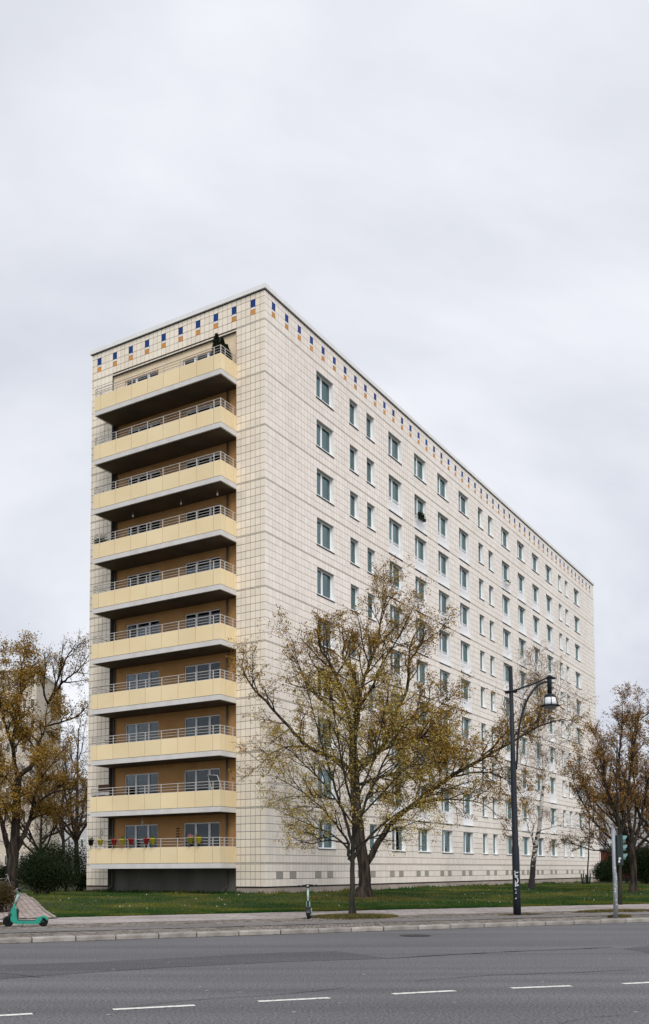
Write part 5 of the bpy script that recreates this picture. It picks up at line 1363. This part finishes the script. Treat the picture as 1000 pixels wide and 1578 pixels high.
# ------------------------------------------------------------------ scooters
M_teal = mat('scooter_teal', (0.022, 0.30, 0.215), 0.35, color2=(0.018, 0.25, 0.18), scale=4, coat=0.2)
M_teal2 = mat('scooter_teal_dark', (0.20, 0.36, 0.31), 0.4)
M_rubber = mat('rubber', (0.012, 0.012, 0.013), 0.85)
M_blk = mat('black_plastic', (0.018, 0.018, 0.02), 0.5)
M_grip = mat('deck_grip', (0.05, 0.055, 0.055), 0.9)
M_silver = mat('silver_part', (0.55, 0.56, 0.57), 0.35, metal=0.6)
M_paleteal = mat('scooter_pale', (0.36, 0.50, 0.46), 0.4)
def scooter(loc, rz, label, lean=0.0, body=None, steer=0.0):
    """local x points forward; y to the left"""
    body = body or M_teal
    root = empty('scooter', loc, rz); tag(root, label, 'electric scooter', 'rental scooters parked on the pavement')
    root.rotation_euler = (lean, 0, rz)
    RX = Matrix.Rotation(PI / 2, 4, 'X')
    for nm, x, r in (('front_wheel', .46, .145), ('rear_wheel', -.46, .13)):
        T = Matrix.Translation((x, 0, r)) @ RX
        b = MB(); b.lathe([(r * .62, -.036), (r * .86, -.042), (r * .97, -.026), (r, 0), (r * .97, .026), (r * .86, .042), (r * .62, .036)], 22, 0, T)
        w = b.build(nm, M_rubber, root, True)
        b = MB(); b.lathe([(0, -.034), (r * .6, -.030), (r * .6, .030), (0, .034)], 18, 0, T); b.lathe([(0, -.05), (.03, -.05), (.03, .05), (0, .05)], 10, 0, T); b.build('hub', M_blk, w, True)
    def plate(pts, w0, m, name, parent=root, bulge=0.0):
        b = MB(); n = len(pts)
        # side outline in xz, extruded in y with a narrower rim
        cx_ = sum(p[0] for p in pts) / n; cz_ = sum(p[1] for p in pts) / n
        rings = []
        for (yy, f) in ((-w0, .9), (-w0 * .75, 1.0), (w0 * .75, 1.0), (w0, .9)):
            rings.append([(cx_ + (p[0] - cx_) * f, yy, cz_ + (p[1] - cz_) * f) for p in pts])
        i0 = len(b.v)
        for rg_ in rings: b.v += rg_
        for k in range(3):
            for j in range(n): b.f.append((i0 + k * n + j, i0 + k * n + (j + 1) % n, i0 + (k + 1) * n + (j + 1) % n, i0 + (k + 1) * n + j)); b.m.append(0)
        b.f.append(tuple(i0 + j for j in range(n))); b.m.append(0); b.f.append(tuple(i0 + 3 * n + j for j in reversed(range(n)))); b.m.append(0)
        return b.build(name, m, parent)
    # deck
    dk = plate([(-.40, .10), (-.36, .075), (.22, .075), (.34, .10), (.36, .15), (.24, .165), (-.34, .165), (-.42, .15)], .085, body, 'deck')
    b = MB(); b.box(-.28, .20, -.07, .07, .166, .174); b.build('grip_mat', M_grip, dk)
    # rear mudguard
    b = MB(); n = 9; ang = [R(40) + R(120) * k / n for k in range(n + 1)]
    for k in range(n):
        for (r0, m_) in ((.155, 0),):
            p = [(-.46 + r0 * math.cos(a), r0 * math.sin(a) + .13) for a in (ang[k], ang[k + 1])]
            for s_, t_ in ((-.07, .07),): b.quad((p[0][0], s_, p[0][1]), (p[1][0], s_, p[1][1]), (p[1][0], t_, p[1][1]), (p[0][0], t_, p[0][1]))
            for yy in (-.07, .07):
                q = [(-.46 + .11 * math.cos(a), .11 * math.sin(a) + .13) for a in (ang[k], ang[k + 1])]
                b.quad((p[0][0], yy, p[0][1]), (p[1][0], yy, p[1][1]), (q[1][0], yy, q[1][1]), (q[0][0], yy, q[0][1]))
    b.box(-.44, -.30, -.072, .072, .165, .25); b.box(-.36, -.28, -.066, .066, .15, .20)
    mg = b.build('rear_mudguard', body, root)
    b = MB(); b.box(-.60, -.585, -.03, .03, .17, .21); b.build('tail_light', mat('tail_red', (0.35, 0.03, 0.03), 0.4), mg)
    # neck: wide shell rising from the deck to the steering tube
    plate([(.20, .15), (.34, .10), (.40, .17), (.395, .42), (.335, .53), (.275, .54), (.235, .48), (.225, .30)], .06, body, 'neck')
    plate([(.20, .18), (.235, .18), (.25, .48), (.215, .50), (.185, .42)], .05, M_blk, 'battery_cover')
    b = MB(); b.box(.402, .425, -.036, .036, .20, .50, 0, Matrix.Translation((0.02, 0, 0)) @ Matrix.Rotation(-0.06, 4, 'Y')); b.build('front_panel', M_blk, root)
    # fork and steering tube
    st = Matrix.Rotation(steer, 4, 'Z')
    top, bot = Vector((.15, 0, 1.0)), Vector((.40, 0, .30))
    b = MB()
    for sy in (-.058, .058): b.tube([(.40, sy * .8, .36), (.425, sy, .30), (.46, sy, .145)], [.022, .024, .02], 8)
    b.box(.36, .45, -.07, .07, .30, .36); b.build('fork', M_blk, root, True)
    b = MB(); n = 8
    for k in range(n):
        a0, a1 = R(15) + R(130) * k / n, R(15) + R(130) * (k + 1) / n
        b.quad((.46 + .165 * math.cos(a0), -.055, .145 + .165 * math.sin(a0)), (.46 + .165 * math.cos(a1), -.055, .145 + .165 * math.sin(a1)), (.46 + .165 * math.cos(a1), .055, .145 + .165 * math.sin(a1)), (.46 + .165 * math.cos(a0), .055, .145 + .165 * math.sin(a0)))
    b.build('front_mudguard', M_blk, root, True)
    def L_(t): return tuple(bot + (top - bot) * t)
    b = MB(); b.tube([L_(.18), L_(.34), L_(.36), L_(.93)], [.034, .036, .030, .027], 10); stem_ = b.build('stem', body, root, True)
    b = MB(); b.tube([L_(.29), L_(.35)], .045, 10); b.build('clamp', M_blk, stem_, True)
    b = MB(); b.tube([L_(.44), L_(.80)], .0325, 10); b.build('stem_label', M_paleteal, stem_, True)
    b = MB(); p = L_(1.0)
    b.tube([(p[0], -.27, p[2] + .01), (p[0] + .02, -.12, p[2] + .03), (p[0] + .02, .12, p[2] + .03), (p[0], .27, p[2] + .01)], .015, 8); b.box(p[0] - .03, p[0] + .05, -.05, .05, p[2] - .06, p[2] + .055)
    hb = b.build('handlebar', M_blk, root, True)
    for sy in (-1, 1):
        b = MB(); b.tube([(p[0], sy * .19, p[2] + .02), (p[0] - .005, sy * .30, p[2] + .008)], .021, 8); b.build('grip', M_rubber, hb, True)
        b = MB(); b.tube([(p[0] + .03, sy * .16, p[2] + .03), (p[0] + .055, sy * .24, p[2] + .015)], .008, 6); b.build('brake_lever', M_silver, hb, True)
    b = MB(); b.lathe([(0, 0), (.03, 0), (.028, .03), (0, .034)], 12, 0, Matrix.Translation((p[0] + .05, 0, p[2])) @ Matrix.Rotation(PI / 2, 4, 'Y')); b.build('headlight', M_silver, hb, True)
    b = MB(); b.tube([(.05, .06, .10), (.07, .16, .01)], .012, 6); b.build('kickstand', M_blk, root, True)
    return root
scooter((-7.45, 26.05, 0.12), R(180 + 4), 'teal rental scooter standing sideways beside the paved path', lean=R(-3))
sc2 = scooter((0.17, 29.95, 0.12), R(-90 - 3), 'pale green and black rental scooter standing head on in front of the block', lean=R(2), body=M_teal2)

# bicycle leaning at the left edge
bx, by, _ = at(3, 1366, 62)
bike = empty('bicycle', (bx, by, gzf(bx, by)), R(25)); tag(bike, 'pale bicycle parked by the tree trunk at the left edge', 'bicycle')
M_bike = mat('bicycle_pale', (0.50, 0.54, 0.55), 0.4)
RX = Matrix.Rotation(PI / 2, 4, 'X')
for nm, x in (('front_wheel', .52), ('rear_wheel', -.52)):
    b = MB(); b.tube([(x + .33 * math.cos(2 * PI * k / 20), 0, .34 + .33 * math.sin(2 * PI * k / 20)) for k in range(21)], .019, 6); w = b.build(nm, M_rubber, bike, True)
    b = MB()
    for k in range(10): b.tube([(x, 0, .34), (x + .32 * math.cos(2 * PI * k / 10), 0, .34 + .32 * math.sin(2 * PI * k / 10))], .004, 4)
    b.build('spokes', M_silver, w)
b = MB()
for q in ([(-.52, 0, .34), (-.05, 0, .30), (-.18, 0, .80), (-.52, 0, .34)], [(-.05, 0, .30), (.36, 0, .80), (-.16, 0, .74)], [(.34, 0, .95), (.38, 0, .78), (.52, 0, .34)], [(-.18, 0, .80), (-.21, 0, .93)]): b.tube(q, .017, 6)
b.build('frame', M_bike, bike, True)
b = MB(); b.box(-.32, -.08, -.07, .07, .93, .98); b.build('saddle', M_blk, bike)
b = MB(); b.tube([(.22, -.28, 1.0), (.34, -.1, 1.03), (.34, .1, 1.03), (.22, .28, 1.0)], .013, 6); b.build('handlebar', M_silver, bike, True)
b = MB(); b.box(-.72, -.34, -.06, .06, .70, .715); b.tube([(-.66, 0, .70), (-.52, .03, .34)], .008, 5); b.build('luggage_rack', M_silver, bike)

# ------------------------------------------------------------------ things on the balconies
def on_bld(u, v, z): return BW(u, v, z)
M_red = mat('pot_red', (0.42, 0.022, 0.03), 0.5, objrand=.1); M_yel = mat('pot_yellow', (0.68, 0.58, 0.05), 0.5, objrand=.1); M_blackpot = mat('pot_black', (0.02, 0.02, 0.02), 0.6); M_olive = mat('pot_olive', (0.42, 0.40, 0.05), 0.5)
M_leafg = mat('pot_plant_leaves', (0.05, 0.08, 0.03), 0.6, island2=[(0.03, 0.06, 0.02), (0.08, 0.11, 0.04), (0.12, 0.10, 0.05)])
M_flower = mat('flower_petals', (0.6, 0.4, 0.45), 0.6, island2=[(0.7, 0.62, 0.6), (0.5, 0.05, 0.1), (0.6, 0.3, 0.4)])
M_dry = mat('dry_stems', (0.12, 0.09, 0.06), 0.8)
def pot(v, m, label, plant, seed):
    r = np.random.default_rng(seed)
    z = Fz(0) + 1.02; u = -OFF - 0.10
    root = empty('flower_pot', on_bld(u, v, z), BY); tag(root, label, 'flower pot', 'flower pots hung on the lowest balcony rail')
    b = MB(); b.lathe([(0, -.04), (.10, -.04), (.15, .23), (.165, .235), (.165, .265), (.14, .265), (.13, .22), (0, .22)], 14); b.build('pot', m, root, True)
    b = MB(); b.tube([(.10, -.05, .25), (.13, -.05, .29), (.16, -.05, .22)], .007, 5); b.tube([(.10, .05, .25), (.13, .05, .29), (.16, .05, .22)], .007, 5); b.build('hook', M_rail, root)
    n = {'dry': 30, 'green': 120, 'flower': 90}[plant]
    P = r.normal(size=(n, 3)) * np.array((.06, .06, .06)) + np.array((0, 0, .31))
    D = r.normal(size=(n, 3)); D /= np.linalg.norm(D, axis=1, keepdims=True); Q = np.cross(D, r.normal(size=(n, 3))); Q /= np.linalg.norm(Q, axis=1, keepdims=True)
    V = np.stack([P, P + D * .03 + Q * .018, P + D * .06, P + D * .03 - Q * .018], 1).reshape(-1, 3)
    np_obj('plant', V, np.arange(4 * n).reshape(-1, 4), {'dry': M_dry, 'green': M_leafg, 'flower': M_flower}[plant], parent=root)
    return root
for i, (v, m, lab, pl) in enumerate([
    (10.36, M_blackpot, 'black pot with grassy plant at the left end of the lowest balcony rail', 'green'),
    (9.67, M_yel, 'yellow pot next to the black pot on the lowest balcony rail', 'dry'),
    (8.69, M_red, 'red pot nearest the left end of the lowest balcony rail', 'dry'),
    (8.07, M_yel, 'yellow pot between two red pots on the lowest balcony rail', 'green'),
    (7.50, M_red, 'red pot right of the yellow pot before the gap in the row', 'dry'),
    (6.45, M_red, 'red pot after the gap, beside the yellow pot at the row end', 'dry'),
    (6.02, M_yel, 'yellow pot ending the row left of the stucco pier', 'green'),
    (3.55, M_olive, 'olive yellow pot with pink flowers before the right window', 'flower'),
    (3.03, M_yel, 'bright yellow pot right of the pink flowers', 'green')]):
    pot(v, m, lab, pl, 100 + i)
# potted plant standing on the lowest balcony between the first pots
def leaf_clump(root, n, c, s_, m, seed, size=.07, name='leaves'):
    r = np.random.default_rng(seed); P = r.normal(size=(n, 3)) * np.array(s_) + np.array(c)
    D = r.normal(size=(n, 3)); D /= np.linalg.norm(D, axis=1, keepdims=True); Q = np.cross(D, r.normal(size=(n, 3))); Q /= np.linalg.norm(Q, axis=1, keepdims=True)
    L = size * r.uniform(.6, 1.3, (n, 1))
    V = np.stack([P, P + D * L * .5 + Q * L * .3, P + D * L, P + D * L * .5 - Q * L * .3], 1).reshape(-1, 3)
    return np_obj(name, V, np.arange(4 * n).reshape(-1, 4), m, parent=root)
M_terra = mat('terracotta', (0.30, 0.13, 0.07), 0.8)
root = empty('potted_plant', on_bld(-1.15, 9.15, Fz(0)), BY); tag(root, 'leafy plant on the lowest balcony between the yellow and red pots', 'plant')
b = MB(); b.lathe([(0, .01), (.13, .01), (.17, .34), (.15, .34), (.14, .3), (0, .3)], 14); b.build('pot', M_terra, root, True)
b = MB(); b.tube([(0, 0, .3), (.01, .02, 1.2)], .012, 5); b.build('stem', M_dry, root); leaf_clump(root, 160, (0, 0, 1.2), (.10, .10, .14), M_leafg, 4)
root = empty('potted_plant', on_bld(-1.15, 10.1, Fz(6)), BY); tag(root, 'dark trailing plant at the left end of a middle balcony', 'plant')
b = MB(); b.box(-.12, .12, -.3, .3, .55, .78); b.build('planter', M_blackpot, root); leaf_clump(root, 420, (0, .1, 1.0), (.10, .22, .14), M_bush, 5, .10)
b = MB(); b.box(-.1, .1, -.25, .25, .01, .549); b.build('stand', M_dry, root)
# dark conifers in tubs on the top balcony
for i, (u, v, h, lab) in enumerate([(-0.98, 2.36, 2.12, 'tallest pointed dark conifer at the corner of the top balcony'), (-0.62, 2.26, 2.02, 'middle pointed dark conifer beside the tallest on the top balcony'), (-0.30, 2.22, 1.82, 'shortest dark conifer nearest the wall on the top balcony')]):
    root = empty('potted_conifer', on_bld(u, v, Fz(9)), BY); tag(root, lab, 'conifer', 'potted conifers on the top balcony')
    b = MB(); b.lathe([(0, .01), (.15, .01), (.19, .40), (.17, .40), (.16, .36), (0, .36)], 14); b.build('pot', M_terra, root, True)
    b = MB(); b.tube([(0, 0, .36), (0, 0, h - .2)], [.03, .008], 6); b.build('trunk', M_dry, root)
    r = np.random.default_rng(60 + i); n = 4200; zz = r.random(n) ** .9; rad = (.26 * np.sin(np.clip(1 - zz, 0, 1) * PI * .62) + .02) * np.sqrt(r.random(n)) * (1 + .2 * np.sin(zz * 9 + i)); a = r.uniform(0, 2 * PI, n)
    P = np.stack([rad * np.cos(a), rad * np.sin(a), .42 + zz * (h - .42)], 1)
    D = np.stack([np.cos(a) * .5, np.sin(a) * .5, np.ones(n)], 1) + r.normal(size=(n, 3)) * .35; D /= np.linalg.norm(D, axis=1, keepdims=True); Q = np.cross(D, r.normal(size=(n, 3))); Q /= np.linalg.norm(Q, axis=1, keepdims=True)
    V = np.stack([P, P + D * .05 + Q * .015, P + D * .11, P + D * .05 - Q * .015], 1).reshape(-1, 3)
    c = np_obj('foliage', V, np.arange(4 * n).reshape(-1, 4), MATS.get('conifer') or mat('conifer', (0.015, 0.022, 0.014), 0.8, island2=[(0.008, 0.014, 0.009), (0.02, 0.03, 0.016), (0.012, 0.017, 0.011)]), parent=root); c['kind'] = 'stuff'
# folded deck chair
root = empty('deck_chair', on_bld(-1.06, 1.88 + .25, Fz(1)), BY); tag(root, 'folded dark deck chair leaning at the right end of the second balcony', 'deck chair')
M_alu = mat('chair_frame', (0.62, 0.62, 0.60), 0.4); M_mesh = mat('chair_fabric', (0.05, 0.06, 0.065), 0.8)
b = MB()
q = [(0, -.30, .95), (0, .34, .90), (-.06, .08, 1.58), (-.06, -.52 + .1, 1.52)]
fr = [(.0, .36, .70), (-.02, .42, 1.00), (-.10, .62 - .05, 1.62), (-.10, -.02, 1.56), (-.02, -.22, .96), (.0, -.24, .70)]
b.tube(fr + [fr[0]], .016, 6); b.tube([(.03, .36, .05), (-.0, .40, .98)], .014, 6); b.tube([(.03, -.24, .05), (-.0, -.22, .96)], .014, 6); b.build('frame', M_alu, root, True)
b = MB(); b.quad((-.015, .40, .99), (-.015, -.21, .95), (-.095, -.02, 1.55), (-.095, .55, 1.605)); b.quad((.0, .40, .97), (.0, -.21, .93), (-.08, -.02, 1.54), (-.08, .55, 1.595)); b.build('fabric', M_mesh, root)
# bench back on the left of the second balcony
root = empty('garden_bench', on_bld(-.75, 10.1, Fz(1)), BY); tag(root, 'brown bench with cushion at the left end of the second balcony', 'bench')
M_brown = mat('bench_wood', (0.06, 0.03, 0.02), 0.6)
b = MB(); b.box(-.05, .0, -.42, .42, 1.12, 1.52); b.build('backrest', M_brown, root)
b = MB(); b.box(-.5, 0, -.42, .42, .84, .90); b.build('seat', M_brown, root)
b = MB(); b.box(-.06, -.04 - .012, -.40, .40, .94, 1.1); b.build('cushion', mat('cushion_grey', (0.45, 0.45, 0.45), 0.9), root)
for xx in (-.46, -.04):
    for yy in (-.38, .34):
        b = MB(); b.box(xx, xx + .04, yy, yy + .04, .006, .839); b.build('leg', M_brown, root)
# soffit lamps on one balcony, wind chimes on the lowest
for i, (v, k, lab) in enumerate([(2.64, 6, 'small white lamp under the balcony slab, right of three'), (5.05, 6, 'round wall lamp on the stucco pier, middle of three'), (8.43, 6, 'small white lamp under the balcony slab, left of three')]):
    root = empty('soffit_lamp', on_bld(-.5, v, Fz(k + 1) - .283), BY); tag(root, lab, 'lamp', 'lamps under a balcony slab')
    b = MB(); b.tube([(0, 0, 0), (0, 0, -.12)], .008, 6); b.build('stem', M_white, root)
    b = MB(); b.lathe([(0, -.30), (.035, -.29), (.05, -.22), (.02, -.12), (0, -.12)], 12); b.build('lamp_shade', M_white, root, True)
root = empty('wind_chime', on_bld(-.6, 7.5, Fz(1) - .283), BY); tag(root, 'small wind chime hanging before the left window of the lowest balcony', 'wind chime')
b = MB(); b.tube([(0, 0, 0), (0, 0, -.25)], .006, 5); b.lathe([(.05, -.25), (.055, -.27), (0, -.27)], 10); b.build('ring', M_silver, root)
for k in range(5):
    b = MB(); a = 2 * PI * k / 5; b.tube([(.045 * math.cos(a), .045 * math.sin(a), -.27), (.045 * math.cos(a), .045 * math.sin(a), -.48 - .02 * k)], .007, 5); b.build('chime', M_silver, root)
root = empty('hanging_mobile', on_bld(RD - .06, 5.75, Fz(0)), BY); tag(root, 'dark leaf garland hanging on the ochre pier of the lowest balcony', 'garland')
b = MB(); b.tube([(0, 0, 1.95), (0, 0, 1.0)], .006, 5); b.build('cord', M_dry, root)
for k in range(6):
    b = MB(); z = 1.85 - k * .14
    for sy in (-1, 1): b.poly([(-.01, 0, z), (-.03, sy * .06, z + .03), (-.01, sy * .14, z + .01), (.0, sy * .06, z - .035)])
    b.build('leaf', M_blackpot, root)
root = empty('wall_ornament', on_bld(-.03, 11.0, Fz(0) + 1.75), BY); tag(root, 'small grey ring ornament on the tiles left of the lowest balcony', 'ornament')
b = MB(); b.tube([(0, .09 * math.cos(2 * PI * k / 14), .13 * math.sin(2 * PI * k / 14)) for k in range(15)], .014, 6); b.build('ring', mat('ornament_grey', (0.25, 0.24, 0.22), 0.6), root, True)
b = MB(); b.tube([(.02, 0, .13), (.0, 0, .22)], .008, 5); b.build('hook', M_rail, root)
# planters and birds on window railings of the long side
root = empty('window_planter', (*BW(-.08, 18.0)[:2], 0), BY); root.location = BW(gu(56) + .95, -.12, Fz(8) + .86); tag(root, 'dark bushy window box hung on a railing high on the long side', 'window box')
b = MB(); b.box(-.45, .45, -.09, .07, -.10, .06); b.build('planter', M_blackpot, root); leaf_clump(root, 500, (-.2, -.02, .14), (.2, .07, .09), M_bush, 8, .1)
root = empty('window_planter', BW(gu(108) + .95, -.12, Fz(8) + .55), BY); tag(root, 'green trailing plant on a railing halfway along the long side', 'window box')
b = MB(); b.box(-.4, .4, -.08, .07, -.05, .10); b.build('planter', M_white, root); leaf_clump(root, 260, (0, -.02, .16), (.22, .07, .08), M_leafg, 9, .09)
